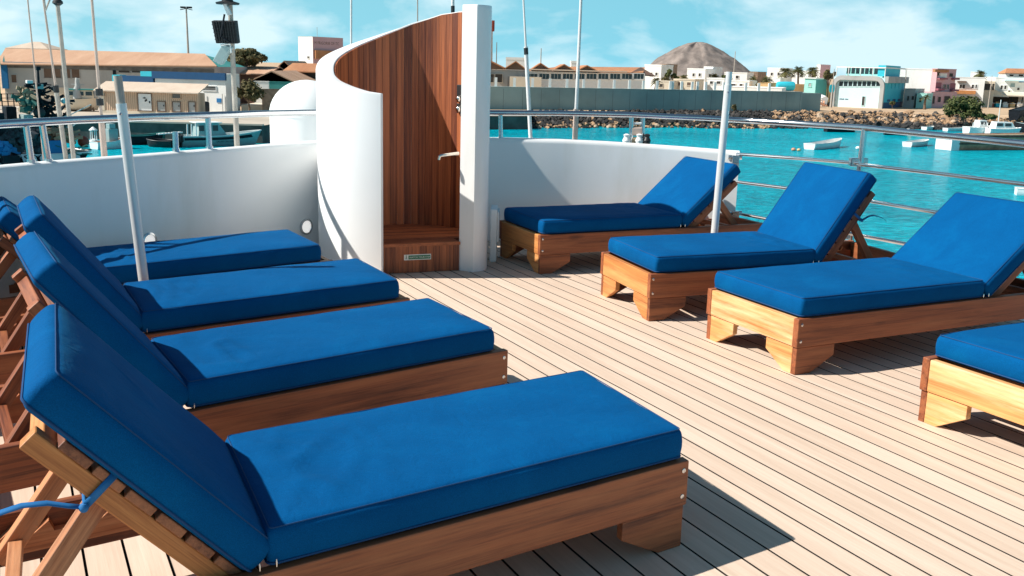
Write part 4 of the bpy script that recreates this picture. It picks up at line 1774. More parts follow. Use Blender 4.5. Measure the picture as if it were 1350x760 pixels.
mb.add([F_.pt(am, zm - .02, .064), F_.pt(a1 - .02, zm + .1, .064), F_.pt(a1 - .02, z0 + .15, .064), F_.pt(am, z0 + .01, .064)], [(0, 1, 2, 3)])
mb.add([F_.pt(am, z1 - .01, .064), F_.pt(a1 - .02, z1 - .14, .064), F_.pt(am, zm + .08, .064), F_.pt(a0 + .02, z1 - .14, .064)], [(0, 1, 2, 3)])
mb.build('emblem_dark_sides', M_black, hb_)
mb = MB()
for u, v, r__ in ((197.5, 135, .07), (216, 139.5, .05), (236, 140, .05), (256, 140, .05)):
    a_, z_ = F_.hit(u, v)
    F_.slab(mb, a_ - r__, a_ + r__, z_ - r__ * 1.6, z_ + r__ * 1.6, .02, .07)
mb.build('latch', M_black, root)
add_win(root, F_, 132.5, 122.5, 138.5, 126, M_louv, M_clad, 'vent_grille')
add_win(root, F_, 227.5, 124, 238, 129.5, M_louv, M_clad, 'vent_grille')
# things beside the hut
mb = MB()
q = at_z(271, 149.5, GZ)
mb.lathe((q.x, q.y, q.z), [(.45, 0), (.5, .4), (.5, 1.2), (.42, 1.35), (.1, 1.4)], 12)
tag(mb.build('barrel', M_black, smooth=True), 'black drum standing at the right end of the beige hut', 'barrel')
mb = MB()
q = at_z(266.5, 150.5, GZ)
mb.lathe((q.x, q.y - 1, q.z), [(.3, 0), (.48, .3), (.42, .8), (.16, 1.1), (.05, 1.15)], 10)
tag(mb.build('sack', M_boatg, smooth=True), 'pale sack sitting in front of the black drum', 'sack')

# lamp post above the shed
def lamp_post(name, label, u, vt, vb, y, r_, heads, group=None):
    a, b = at_y(u, vt, y), at_y(u, vb, y)
    root = thing(name, (a.x, y, GZ), label, 'lamp post', group)
    mb = MB()
    mb.tube([(a.x, y, GZ), (a.x, y, a.z)], [r_ * 1.4, r_ * .7], 8)
    mb.build('pole', M_poleg, root, smooth=True)
    if heads:
        for s_ in (-1, 1):
            mb = MB()
            mb.bar((a.x, y, a.z - .05), (a.x + s_ * .9, y, a.z - .25), .1, .1)
            mb.box(a.x + s_ * .45 - .35, a.x + s_ * .45 + .35, y - .25, y + .25, a.z - .02, a.z + .22)
            mb.build('lamp_head', M_boatd, root)
    return root


lamp_post('lamp_post', 'tall thin lamp post with a double head rising over the terracotta roof', 245.5, 11, 72, 150, .16, True)

# gabled sheds right of the mast
root, FL, FR, b_ = building('gabled_shed', 'tan shed with a wide low gable right of the floodlight mast', 'shed', 328, 392, 392, 111.5, 135, 0, M_roofd, depth=22, roof=None)
gable(root, b_, b_[4], 1.55, M_roof, along='R', over=.5)
mb = MB()
A, Bq, Cq, Dq, zt = b_
w_ = (Bq - A).length
mb.prism([FL.pt(0, zt, 0), FL.pt(w_, zt, 0), FL.pt(w_ / 2, zt + 1.5, 0)], (0, .15, 0))
mb.build('gable_wall', M_brown, root)
add_win(root, FL, 347, 104.5, 381, 108, M_shade, M_brown, 'window', 3)
root, F_, b_ = simple_front('low_shed', 'low shed with a pale terracotta roof behind the floodlight mast', 'shed', 282, 352, 99.5, 152, 14, M_brown, roof=None)
gable(root, b_, b_[4], 1.1, M_roof, over=.5)
root, F_, b_ = simple_front('white_yard_wall', 'sunlit white yard wall between the bush and the brown stone wall', 'wall', 335, 354, 108, 130, .4, M_wall, par=.05)
root, F_, b_ = simple_front('teal_gate', 'dull teal sheet gate left of the white dome', 'gate', 354, 392, 109, 131, .25, M_teal, par=.05)
root, FL, FR, b_ = building('stone_wall', 'brown rubble stone wall beside the white dome', 'wall', 345, 346, 400, 118, 122, 60, M_stonew, depth=.6, par=.05)
root, F_, b_ = simple_front('roadside_bank', 'pale sandy bank at the foot of the bush', 'bank', 318, 346, 139, 124, 6, M_cream, roof=None)
# yellow gable house
root, FL, FR, b_ = building('yellow_house', 'small house with a bright yellow gable above the shed roofs', 'house', 364, 386, 386, 92.5, 165, 0, M_yellow, depth=16, roof=None)
A, Bq, Cq, Dq, zt = b_
mb = MB()
w_ = (Bq - A).length
mb.prism([FL.pt(0, zt, 0), FL.pt(w_, zt, 0), FL.pt(w_ * .55, zt + 1.35, 0)], (0, .2, 0))
mb.build('gable_wall', M_yellow, root)
gable(root, b_, b_[4], 1.3, M_roof, along='R', over=.15)
root, F_, b_ = simple_front('terracotta_shelter', 'terracotta roofed shelter tucked behind the dome', 'shelter', 380, 440, 97, 150, 12, M_shade, roof=None)
gable(root, b_, b_[4], 1.2, M_roof2, over=.9)
# tower with lettering
root, FL, FR, b_ = building('water_tower_block', 'tall white block with faded lettering on its shaded side, left of the shower rim', 'tower', 393, 412, 452, 48.5, 190, 38, M_wall, par=.02, mside=M_pinkr)  # white block; pinkish shade of its right side put into the side colour
A, Bq, Cq, Dq, zt = b_
mb = MB()
a0, a1, z0, z1 = FR.rect(414, 67, 448, 78)
FR.slab(mb, a0, a1, z0, z1, .03, .5)
mb.build('terracotta_band', M_roof2, root)
a0, z0 = FR.hit(413.5, 58.5)
a1, z1 = FR.hit(448, 58.5)
hgt = FR.hit(413, 54)[1] - FR.hit(413, 58.5)[1]
t, wd = text_mb('M FRIGORIB OF-TC', hgt * 1.25, FR.pt(a0 + .15, z0, .035), (FR.d.x, FR.d.y, 0), (0, 0, 1), .01)
k_ = (a1 - a0 - .4) / wd
o3 = FR.pt(a0 + .15, z0, .035)
for p in t.v:
    al = (p.x - o3.x) * FR.d.x + (p.y - o3.y) * FR.d.y
    p.x += FR.d.x * al * (k_ - 1)
    p.y += FR.d.y * al * (k_ - 1)
t.build('lettering', M_brown, root)
add_win(root, FL, 405.5, 74.5, 408, 77.5, M_shade, M_wall, 'window', 1)
mb = MB()
q = FR.pt(2, zt, -1)
mb.tube([q, q + Vector((0, 0, 1.8))], .04, 6)
mb.build('aerial', M_poleg, root)
# ---- behind the sea wall
# long sea wall with marker posts on top
W0, W1 = at_y(560, 116, 148), at_y(1058, 122.3, 178)
sw = thing('sea_wall', ((W0.x + W1.x) / 2, 163, GZ), 'long grey concrete sea wall standing above the black rocks', 'wall')
d_ = Vector((W1.x - W0.x, W1.y - W0.y)).normalized()
FW = Face((W0.x, W0.y), d_)
wl_ = (Vector((W1.x, W1.y)) - Vector((W0.x, W0.y))).length
ztw = at_y(900, 119.6, 168).z
mb = MB()
FW.slab(mb, 0, wl_, GZ - .5, ztw, -1.2, 0)
mb.build('wall_face', M_seawall, sw)
k = 0
while k * 3.2 < wl_ - .2:
    a_ = k * 3.2 + rr_.uniform(-.1, .1)
    mb = MB()
    FW.slab(mb, a_, a_ + .05, GZ, ztw - .15, -.005, .006)
    mb.build('panel_joint', M_louv, sw)
    k += 1
mb = MB()
FW.slab(mb, 0, wl_ + .1, ztw, ztw + .14, -1.3, .06)
mb.build('coping', M_seawall, sw)
# return of the wall at its right end
mb = MB()
FW.slab(mb, wl_, wl_ + 5.5, GZ - .5, ztw - .1, -9.5, -1.3)
mb.build('end_buttress', M_seawall, sw)
for u in (655.5, 680, 704, 727, 749.5, 771.5, 792, 812, 832, 850.5, 868.5, 886, 889, 901, 915, 922, 933, 945, 957, 986, 1003, 1017):
    a_, z_ = FW.hit(u, 112)
    o = D.objects.get('marker_post')
    hh = 1.35
    if o is None:
        mb = MB()
        p = FW.pt(a_, ztw + .14, -.5)
        mb.prism([p + Vector((x * .2, y * .2, 0)) for x, y in ((-1, -1), (1, -1), (1, 1), (-1, 1))], (0, 0, hh))
        o = mb.build('marker_post', M_wall, base=p)
        tag(o, 'short white concrete post standing on top of the sea wall', 'post', 'white posts along the sea wall')
    else:
        c = o.copy()
        COL.objects.link(c)
        c.location = FW.pt(a_, ztw + .14, -.5)
# warehouse
yw = 196.0
root, F_, b_ = simple_front('warehouse', 'long white warehouse with brown gables and a strip of dark windows', 'warehouse', 640, 850, 97.5, yw, 26, M_grey, roof=None, z0=GZ)
A, Bq, Cq, Dq, zt = b_
mb = MB()
a0, a1, z0, z1 = F_.rect(696, 96, 850, 112)
F_.slab(mb, a0, a1, GZ, z1, 0, .4)
mb.build('white_front', M_whitep, root)
F_ = Face(F_.P0 + F_.n * .4, F_.d)
add_win(root, F_, 694, 97.5, 850, 104.5, M_glass, M_whitep, 'window', 10, mull=2, grow=.12, proud=.15)
for u in (727, 743.5, 759, 775, 791, 807, 821.5, 836):
    pass
mb = MB()
a0, a1, z0, z1 = F_.rect(694, 92.5, 826, 95.5)
F_.slab(mb, a0, a1, z0 + .2, z1, -.1, 1.4)
mb.build('canopy', M_roofl, root)
for u0, u1, um, vr, dep in ((640, 667, 646, 81.5, 20), (664, 694, 680, 82, 20), (700, 727, 713, 84.5, 20), (729, 758, 744, 86, 20), (760, 789, 774, 87.5, 20)):
    m0, m1, mm = at_y(u0, 95.2, yw - .4), at_y(u1, 95.2, yw - .4), at_y(um, vr, yw - .4)
    m0.z = m1.z = zt + .1
    mb = MB()
    mb.prism([m0, m1, mm], (0, .2, 0))
    mb.build('gable_wall', M_brown, root)
    mb = MB()
    e = Vector((0, dep, 0))
    f = Vector((0, -.5, 0))
    vs = [m0 + f, mm + f, mm + e, m0 + e, m1 + f, m1 + e]
    vs = vs + [p + Vector((0, 0, .2)) for p in vs]
    gv = [Vector((p.y, p.x, 0)) for p in vs]
    mb.add(vs, [(0, 1, 2, 3), (4, 5, 2, 1), (6, 9, 8, 7), (10, 7, 8, 11), (0, 6, 7, 1), (1, 7, 10, 4), (0, 3, 9, 6), (4, 10, 11, 5)], gv)
    mb.build('roof', M_roof2, root)
# long roof slope behind the gables and the hipped end on the right
mb = MB()
p0, p1, p2, p3 = at_y(690, 93, yw + 1), at_y(848, 96, yw + 1), at_y(850, 89, yw + 14), at_y(740, 88, yw + 14)
vs = [p0, p1, p2, p3]
vs += [p - Vector((0, 0, .2)) for p in vs]
mb.add(vs, [(0, 1, 2, 3), (7, 6, 5, 4), (0, 4, 5, 1), (1, 5, 6, 2), (2, 6, 7, 3), (3, 7, 4, 0)], [Vector((p.x, p.y, 0)) for p in vs])
mb.build('main_roof', M_roof2, root)
mb = MB()
q = [at_y(829, 97.5, yw - 1), at_y(864, 100, yw + 4), at_y(845, 88.8, yw + 8), at_y(832, 94, yw + 16)]
vs = q + [p - Vector((0, 0, .2)) for p in q]
mb.add(vs, [(0, 1, 2), (0, 2, 3), (4, 6, 5), (4, 7, 6), (0, 4, 5, 1), (1, 5, 6, 2), (2, 6, 7, 3), (3, 7, 4, 0)], [Vector((p.x, p.z, 0)) for p in vs])
mb.build('hip_end', M_roofd, root)
add_win(root, F_, 641, 98, 663, 109, M_shade, M_cream, 'window', 2)
mb = MB()
for u in (670, 683, 689, 697):
    a_, z_ = F_.hit(u, 105)
    F_.slab(mb, a_ - .08, a_ + .08, GZ, F_.hit(u, 101)[1], .0, .2)
mb.build('yard_pipe', M_louv, root)
mb = MB()
for s0 in (0,):
    c0, c1 = at_y(672, 101, yw - 3), at_y(714, 101, yw - 3)
    mb.box(c0.x, c1.x, yw - 3.2, yw - 2.6, GZ, c0.z)
tag(mb.build('yard_wall', M_cream), 'pale ribbed yard wall in front of the warehouse gables', 'wall')
# radio masts
q = at_y(648, 22, 240)
root = thing('radio_mast', (q.x, 240, GZ), 'slim pinkish radio mast with a cluster of aerials beside the column', 'mast')
mb = MB()
mb.tube([(q.x, 240, GZ), (q.x, 240, q.z - 1)], [.55, .34], 10)
mb.build('shaft', M_pink, root, smooth=True)
mb = MB()
for a in range(6):
    x, y = math.cos(a * PI / 3) * .62, math.sin(a * PI / 3) * .62
    mb.box(q.x + x - .15, q.x + x + .15, 240 + y - .15, 240 + y + .15, q.z - 3.2, q.z - .9)
mb.tube([(q.x, 240, q.z - 1), (q.x, 240, q.z + 1.3)], .1, 6)
mb.tube([(q.x, 240, q.z - 3.4), (q.x, 240, q.z - 3.1)], .75, 12)
mb.build('aerial_cluster', M_red, root)
lamp_post('thin_mast', 'thin grey mast just right of the radio mast', 655, 56, 84, 240, .12, False)
lamp_post('thin_mast', 'thin white mast above the warehouse roof', 713.5, 64, 85, 230, .14, False)
lamp_post('thin_mast', 'faint thin mast standing right of the hill', 969.5, 68, 92, 300, .14, False)
for a_ in [o for o in D.objects if o.name.startswith('thin_mast')]:
    a_['category'] = 'mast'
root, F_, b_ = simple_front('far_white_house', 'white parapet house peeping over the brown gables', 'house', 667, 694, 79.5, 250, 10, M_wall, par=.6)
root, F_, b_ = simple_front('roof_hut', 'tiny white hut on the ridge above the warehouse', 'hut', 753, 761, 83.5, 240, 4, M_wall, par=.5)
# ---- the town to the right
TG = 'white town houses beyond the sea wall'


def house(label, ul, uc, ur, vt, y, phi, m, wins=(), rwins=(), name='town_house', cat='house', par=.35, z0=GZ, mside=None, roof='flat', depth=8):
    root, FL, FR, b = building(name, label, cat, ul, uc, ur, vt, y, phi, m, depth=depth, par=par, z0=z0, mside=mside, roof=roof, group=TG)
    for wn in wins:
        add_win(root, FL, *wn[:4], wn[4] if len(wn) > 4 else M_shade, m, 'window', wn[5] if len(wn) > 5 else 1, grow=.10)
    for wn in rwins:
        add_win(root, FR, *wn[:4], wn[4] if len(wn) > 4 else M_shade, m, 'window', wn[5] if len(wn) > 5 else 1, grow=.10)
    return root, FL, FR, b


house('white house with a brown upper room below the left foot of the hill', 850, 872, 886, 87.5, 250, 30, M_wall, [(857, 96, 860, 100), (864, 96, 867, 100)], [(876, 97, 880, 101)])
r_, FL, FR, b = house('small brown roof room on the white house below the hill', 870, 878, 886, 86.5, 256, 30, M_stonew, [(872.5, 88, 877, 91, M_wall)], [(880, 88, 883, 91)])
house('plain white house left of the palms below the middle of the hill', 906, 930, 945, 92.5, 268, 30, M_wall, [(913, 97, 916, 101), (921, 97, 924, 101)], [(934, 98, 937, 102)])
house('white house with a raised block at the right of the hill foot', 928, 940, 946, 90, 275, 30, M_wall, [(931, 92, 934, 95)])
house('broad white house under a thin brown roof line', 955, 985, 992, 97.5, 262, 25, M_wall, [(960, 100, 964, 104), (970, 100, 974, 104)], par=.3)
house('brown house half hidden behind the palms right of the hill', 988, 999, 1004, 96.5, 270, 30, M_stonew, [(991, 99, 994, 103)])
house('low white house with dark windows behind the marker posts', 932, 955, 962, 105, 232, 25, M_wall, [(936, 107.5, 940, 111), (945, 107.5, 950, 111)], par=.3)
house('cream garden house just behind the sea wall', 888, 916, 924, 106.5, 226, 25, M_cream, [(894, 109, 900, 113, M_brown), (906, 109, 911, 113, M_brown)], par=.3)
house('low cream house right of the warehouse', 866, 884, 890, 108.5, 222, 25, M_cream, [(870, 111, 874, 115)], par=.3)
house('white house close to the right end of the marker posts', 961, 988, 995, 108.5, 228, 25, M_wall, [(964, 111, 970, 115), (975, 111, 979, 115)], par=.3)
house('tall white house behind the three palms', 1012, 1034, 1045, 91.5, 290, 30, M_wall, [(1016, 96, 1019, 100), (1025, 96, 1028, 100)])
house('far white terrace between the palm crowns', 1040, 1066, 1080, 95, 300, 30, M_wall, [(1044, 99, 1048, 102), (1054, 99, 1058, 102)], [(1070, 99, 1074, 102)])
house('slim pinkish tower behind the turquoise house', 1077, 1082, 1090, 85.5, 262, 35, M_wall, mside=M_pinkr, par=.1, name='slim_tower', cat='tower')
house('yellow garden wall block behind the sea wall end', 1000, 1014, 1018, 110.5, 222, 25, M_ochre, par=.15, name='garden_wall', cat='wall')
house('long low white wall at the end of the marker posts', 955, 1031, 1036, 117, 200, 18, M_wall, par=.1, name='low_wall', cat='wall', depth=1.0)
house('orange wall block between the turquoise house and the cyan sign', 1079, 1094, 1097, 112.5, 232, 25, M_ochre, par=.15, name='garden_wall', cat='wall')
house('white shed block left of the cyan tanker', 1023, 1029, 1031, 103.5, 236, 30, M_wall, par=.1)
house('ochre house behind the cyan tanker', 1018, 1044, 1062, 112, 240, 30, M_ochre, par=.1)
# cyan tank on a lorry bed
q0, q1 = at_y(1024, 114, 222), at_y(1048, 114, 222)
root = thing('water_tank', (q0.x, 222, GZ), 'bright cyan horizontal tank on a white stand behind the sea wall', 'tank')
mb = MB()
mb.tube([(q0.x, 222, q0.z), (q0.x + .3, 222, q0.z), (q1.x - .3, 222.5, q1.z), (q1.x, 222.5, q1.z)], [.85, 1.0, 1.0, .8], 16)
mb.build('tank_shell', M_cyan, root, smooth=True)
mb = MB()
mb.box(q0.x, q1.x, 221.4, 223, GZ, q0.z - .95)
mb.build('stand', M_wall, root)
# turquoise house
root, FL, FR, b = house('small turquoise house with one square window left of the big hall', 1061, 1076, 1087, 105, 226, 35, M_turq, [(1066, 110, 1069.5, 114.5, M_grey)], mside=M_teal, par=.15)
mb = MB()
zt = b[4]
cen = (b[0] + b[1] + b[2] + b[3]) / 4
pp = [cen + (p - cen) * 1.06 for p in b[:4]]
mb.prism([(p.x, p.y, zt + .16) for p in pp], (0, 0, .2))
mb.build('roof_slab', M_wall, root)

# big white hall with the rounded grey frame, cyan side
C = at_y(1167, 101, 205)
root, FL, FR, b = building('community_hall', 'big white hall with a rounded grey frame, cyan side wall and roof pergola', 'building', 1099, 1167, 1194, 103, 205, 33, M_cyanl, par=.05, mside=M_cyan)
A, Bq, Cq, Dq, zt = b
wl_h = (Bq - A).length
wr_h = (Cq - Bq).length
mb = MB()
# rounded portal frame
pr = []
rad, th_ = 2.0, .7
for k in range(9):
    a = PI - k * PI / 16
    pr.append((rad + rad * math.cos(a), zt - rad + rad * math.sin(a) + .3, k))
outp = [(-.1, GZ)] + [(-.1 + rad + rad * math.cos(PI - k * PI / 16), zt + .3 - rad + rad * math.sin(PI - k * PI / 16)) for k in range(9)] + [(wl_h + .1 - rad + rad * math.cos(PI / 2 - k * PI / 16), zt + .3 - rad + rad * math.sin(PI / 2 - k * PI / 16)) for k in range(9)] + [(wl_h + .1, GZ)]
inp = [(th_, GZ)] + [(th_ + (rad - .9) + (rad - .9) * math.cos(PI - k * PI / 16), zt - .6 - (rad - .9) + (rad - .9) * math.sin(PI - k * PI / 16)) for k in range(9)] + [(wl_h - th_ - (rad - .9) + (rad - .9) * math.cos(PI / 2 - k * PI / 16), zt - .6 - (rad - .9) + (rad - .9) * math.sin(PI / 2 - k * PI / 16)) for k in range(9)] + [(wl_h - th_, GZ)]
P = []
for o_, pts in ((-.2, outp), (.6, outp), (.6, inp), (-.1, inp)):
    P.append([FL.pt(a, z, o_) for a, z in pts])
mb.grid(P)
mb.build('rounded_frame', M_grey, root, smooth=True, angle=40)
add_win(root, FL, 1106, 107.5, 1161, 114, M_glass, M_cyanl, 'window', 9, grow=.08)
add_win(root, FL, 1136.5, 127.5, 1140, 139.5, M_shade, M_cyanl, 'door', 1, grow=.08)
mb = MB()
a0, z0 = FL.hit(1106.5, 130.8)
a1, _ = FL.hit(1118.5, 130.8)
n_ = 11
for k in range(n_):
    a = a0 + (a1 - a0) * (k + .15) / n_
    b2 = a0 + (a1 - a0) * (k + .85) / n_
    if k == 6:
        mb.build('lettering', M_navy, root)
        mb = MB()
        continue
    FL.slab(mb, a, b2, z0 - .09, z0 + (.12 if k % 3 else .09), 0, .04)
mb.build('lettering', M_navy, root)
add_win(root, FR, 1170, 108, 1190, 116.5, M_glass, M_cyan, 'window', 4, grow=.08)
mb = MB()
FR.slab(mb, -.1, wr_h + .1, zt - 1.0, zt + .3, .03, .7)
mb.build('side_canopy', M_grey, root)
mb = MB()
z_t = FL.hit(1167, 120)[1]
FR.slab(mb, 0.05, wr_h, GZ, GZ + 1.2, .03, .12)
for k in range(3):
    FR.slab(mb, wr_h * (.2 + .25 * k), wr_h * (.33 + .25 * k), GZ + 1.35, GZ + 1.8, .03, .1)
mb.build('low_openings', M_navy, root)
# roof level: glazed room, cyan block, pergola
mb = MB()
i0 = A + (Bq - A) * .12 + (Dq - A) * .25
e1_, e2_ = (Bq - A).normalized(), (Dq - A).normalized()
zr = FL.hit(1140, 92)[1] + .9
mb.prism([(p.x, p.y, zt) for p in (i0, i0 + e1_ * wl_h * .72, i0 + e1_ * wl_h * .72 + e2_ * 4, i0 + e2_ * 4)], (0, 0, 2.3))
mb.build('roof_room', M_turq, root)
Fi = Face(i0, e1_)
mb = MB()
for k in range(8):
    w0 = wl_h * .72 / 8
    Fi.slab(mb, k * w0 + .1, (k + 1) * w0 - .1, zt + .7, zt + 2.1, .0, .05)
mb.build('roof_room_glazing', M_glass, root)
mb = MB()
i1 = Bq + e2_ * .6 - e1_ * .2
mb.prism([(p.x, p.y, zt + .3) for p in (i1 - e1_ * 1.5, i1, i1 + e2_ * wr_h * .7, i1 - e1_ * 1.5 + e2_ * wr_h * .7)], (0, 0, 2.2))
mb.build('roof_block', M_cyan, root)
mb = MB()
zp = at_y(1150, 89.5, 208).z
cs = [A + e1_ * .4 + e2_ * .4, Bq - e1_ * .2 + e2_ * .4, Bq + e2_ * (wr_h - .3) - e1_ * .2, A + e2_ * (wr_h - .3) + e1_ * .4]
for k in range(4):
    p, q = cs[k], cs[(k + 1) % 4]
    mb.bar((p.x, p.y, zp), (q.x, q.y, zp), .18, .22)
for f_ in (0, .25, .5, .75, 1):
    p = cs[0].lerp(cs[1], f_)
    mb.bar((p.x, p.y, zt), (p.x, p.y, zp), .14, .14)
    q = cs[3].lerp(cs[2], f_)
    mb.bar((p.x, p.y, zp + .1), (q.x, q.y, zp + .1), .1, .14)
p = cs[2]
mb.bar((p.x, p.y, zt), (p.x, p.y, zp), .14, .14)
mb.build('pergola', M_wall, root)
# cyan oval sign on posts left of the hall
q = at_y(1097, 117, 205)
root = thing('oval_sign', (q.x, 205, GZ), 'tall cyan oval sign on two thin posts left of the big hall', 'sign')
mb = MB()
mb.prism([(q.x + .55 * math.cos(k * PI / 8), 205, q.z + .95 * max(-.85, min(.85, 1.1 * math.sin(k * PI / 8)))) for k in range(16)], (0, .18, 0))
mb.build('sign_panel', M_cyan, root)
for dx in (-.3, .3):
    mb = MB()
    mb.bar((q.x + dx, 205.09, GZ), (q.x + dx, 205.09, q.z - .8), .1, .1)
    mb.build('post', M_boatd, root)
# blue lorry by the end of the sea wall
q0, q1 = at_y(1058.5, 134, 200), at_y(1078, 134, 200)
root = thing('blue_lorry', (q0.x, 200, GZ), 'blue lorry parked at the right end of the sea wall', 'lorry')
sx_ = (q1.x - q0.x) / 3.2
mb = MB()
mb.box(q0.x, q0.x + 2.2 * sx_, 199.2, 201.2, GZ + .7, GZ + 1.9)
mb.build('cargo_bed', M_bluep, root, bevel=.05)
mb = MB()
x0 = q0.x + 2.25 * sx_
mb.prism([(x0, 199.2, GZ + .6), (x0 + .95 * sx_, 199.2, GZ + .6), (x0 + .95 * sx_, 199.2, GZ + 1.3), (x0 + .7 * sx_, 199.2, GZ + 2.2), (x0, 199.2, GZ + 2.2)], (0, 2, 0))
mb.build('cab', M_bluep, root, bevel=.05)
mb = MB()
mb.prism([(x0 + .3 * sx_, 199.17, GZ + 1.4), (x0 + .85 * sx_, 199.17, GZ + 1.4), (x0 + .66 * sx_, 199.17, GZ + 2.05), (x0 + .3 * sx_, 199.17, GZ + 2.05)], (0, .03, 0))
mb.build('cab_window', M_glass, root)
for xx in (.4, 1.9, 2.75):
    for yy in (199.15, 201.0):
        mb = MB()
        P = [[(q0.x + xx * sx_ + r_ * math.cos(k * PI / 8), yy + o_, GZ + .45 + r_ * math.sin(k * PI / 8)) for k in range(16)] for r_, o_ in ((.05, 0), (.45, 0), (.45, .25), (.05, .25))]
        mb.grid(P, closed=True)
        mb.build('wheel', M_black, root)
# things heaped by the hall
for i, (u, lab, m_, dx, h_) in enumerate(((1086.5, 'white motor boat hull propped on the bank beside the cyan sign', M_boatw, .9, 1.6), (1081, 'rusty brown heap of scrap metal beside the lorry', M_rust, .8, 1.2), (1091, 'dark pile of fishing gear under the cyan sign', M_net, .8, .8))):
    q = at_z(u, 140.5, GZ)
    mb = MB()
    if i == 0:
        mb.prism([(q.x - .4, q.y, GZ), (q.x + .4, q.y, GZ), (q.x + .75, q.y, GZ + 1.7), (q.x + .2, q.y, GZ + 2.1), (q.x - .75, q.y, GZ + 1.7)], (.3, 4.5, .3))
    else:
        for k in range(14):
            a = rr_.uniform(0, 6.3)
            p = Vector((q.x + rr_.uniform(-dx, dx), q.y + rr_.uniform(-.6, .6), GZ + rr_.uniform(.1, h_)))
            mb.bar(p, p + Vector((math.cos(a), math.sin(a) * .5, rr_.uniform(-.4, .9))) * rr_.uniform(.5, 1.1), rr_.uniform(.1, .35), rr_.uniform(.1, .35))
    o = mb.build(('boat_hull', 'scrap_heap', 'gear_pile')[i], m_)
    tag(o, lab, ('boat', 'heap', 'pile')[i], kind='thing')

# white blank house and pink house
root, FL, FR, b = house('tall blank white house wall between the big hall and the pink house', 1186, 1233, 1240, 92.5, 224, 24, M_wall, par=.25)
root, FL, FR, b = house('pink house with mauve balconies right of the blank white wall', 1229, 1236, 1261, 91.5, 222, 52, M_pinkr, [], [(1235, 95.5, 1239, 100), (1251, 97, 1256, 101.5, M_shade), (1243, 111.5, 1246.5, 117.5, M_glass), (1247.5, 111.5, 1251, 117.5, M_glass)], par=.15)
mb = MB()
wr_h = (b[2] - b[1]).length
a0, a1, z0, z1 = FR.rect(1233.5, 109, 1241, 116.5)
FR.slab(mb, a0, a1, z0, z1, .0, .04)
a0, a1, z0, z1 = FR.rect(1252.5, 110, 1259.5, 118)
FR.slab(mb, a0, a1, z0, z1, .0, .04)
mb.build('balcony_recess', M_pinkd, root)
for r4 in ((1233, 116.8, 1241.5, 119.5), (1252, 118, 1260.5, 120.5), (1235, 103, 1246, 105), (1254, 103, 1261.5, 105.5)):
    mb = MB()
    a0, a1, z0, z1 = FR.rect(*r4)
    FR.slab(mb, a0, a1, z0, z1, .0, .7)
    mb.build('balcony', M_pinkd, root)
mb = MB()
a0, a1, z0, z1 = FR.rect(1238, 97, 1248, 102.5)
FR.slab(mb, a0, a1, z0, z1, .0, .06)
mb.build('white_bay', M_wall, root)
mb = MB()
a0, a1, z0, z1 = FR.rect(1230, 92, 1248.5, 95.5)
FR.slab(mb, a0, a1, z0, z1, .0, .5)
mb.build('tiled_eaves', M_roof2, root)
# low houses at their feet
root, FL, FR, b = house('low grey house with small windows under the blank white wall', 1193, 1207, 1216, 118, 216, 35, M_grey, [(1196, 127, 1198.5, 133), (1202, 127, 1205, 132)], [(1209, 125, 1212, 132)], par=.12)
root, FL, FR, b = house('low pale cyan house beside the small palm', 1209, 1222, 1232, 124, 214, 35, M_turq, [(1212, 129, 1215, 135)], [], par=.12)
root, FL, FR, b = house('shaded ground floor of the pink house with dark doors', 1219, 1228, 1262, 122, 218, 50, M_pinkr, [], [(1229, 127, 1232, 137), (1236, 128, 1240, 135), (1244, 127, 1252, 136)], par=.12)
# white houses on the right
root, FL, FR, b = house('two storey white house with paired dark windows right of the pink house', 1255, 1299, 1305, 103.5, 232, 22, M_wall, [(1265, 112, 1268, 117), (1269, 112, 1272, 117), (1281, 112, 1284, 117), (1286, 112, 1288, 117)], par=.2)
mb = MB()
a0, a1, z0, z1 = FL.rect(1260, 119.5, 1286, 124)
FL.slab(mb, a0, a1, z0, z1, .0, .9)
mb.build('shop_awning', M_orange, root)
mb = MB()
a0, a1, z0, z1 = FL.rect(1262, 107, 1274, 108.5)
FL.slab(mb, a0, a1, z0, z1, .0, .9)
mb.build('pergola_beam', M_brown, root)
house('white house block behind the crown of the tall palm', 1280, 1292, 1298, 96, 262, 30, M_wall, par=.2)
root, FL, FR, b = house('white house with a dark garage opening beside the market shelter', 1288, 1312, 1320, 108.5, 236, 25, M_cream, [(1297, 110.5, 1307, 119, M_shade), (1308, 110.5, 1311, 119, M_shade)], par=.2)
root, FL, FR, b = house('large white terraced house with blue shaded balconies at the right edge', 1312, 1372, 1385, 104.5, 244, 18, M_wall, [(1319, 113, 1322, 118), (1324, 113, 1327, 118), (1332, 110, 1338, 115, M_boatg), (1343, 106, 1350, 109, M_bluep), (1329, 119.5, 1332, 123), (1341, 116, 1344, 119)], par=.2)
mb = MB()
a0, a1, z0, z1 = FL.rect(1324, 105.5, 1372, 107.5)
FL.slab(mb, a0, a1, z0, z1, .0, 1.2)
mb.build('balcony_slab', M_cyanl, root)
root, FL, FR, b = house('upper white house under an orange tiled roof at the right edge', 1326, 1368, 1380, 98, 262, 18, M_wall, [(1331, 98.5, 1336, 101), (1343, 98.5, 1349, 101)], par=.1, roof=None)
gable(root, b, b[4], 1.2, M_roof2, over=.4, hip=.15)
house('far white house on the skyline left of the orange roof', 1298, 1324, 1330, 103, 285, 25, M_wall, [(1303, 106, 1306, 109)], par=.2)
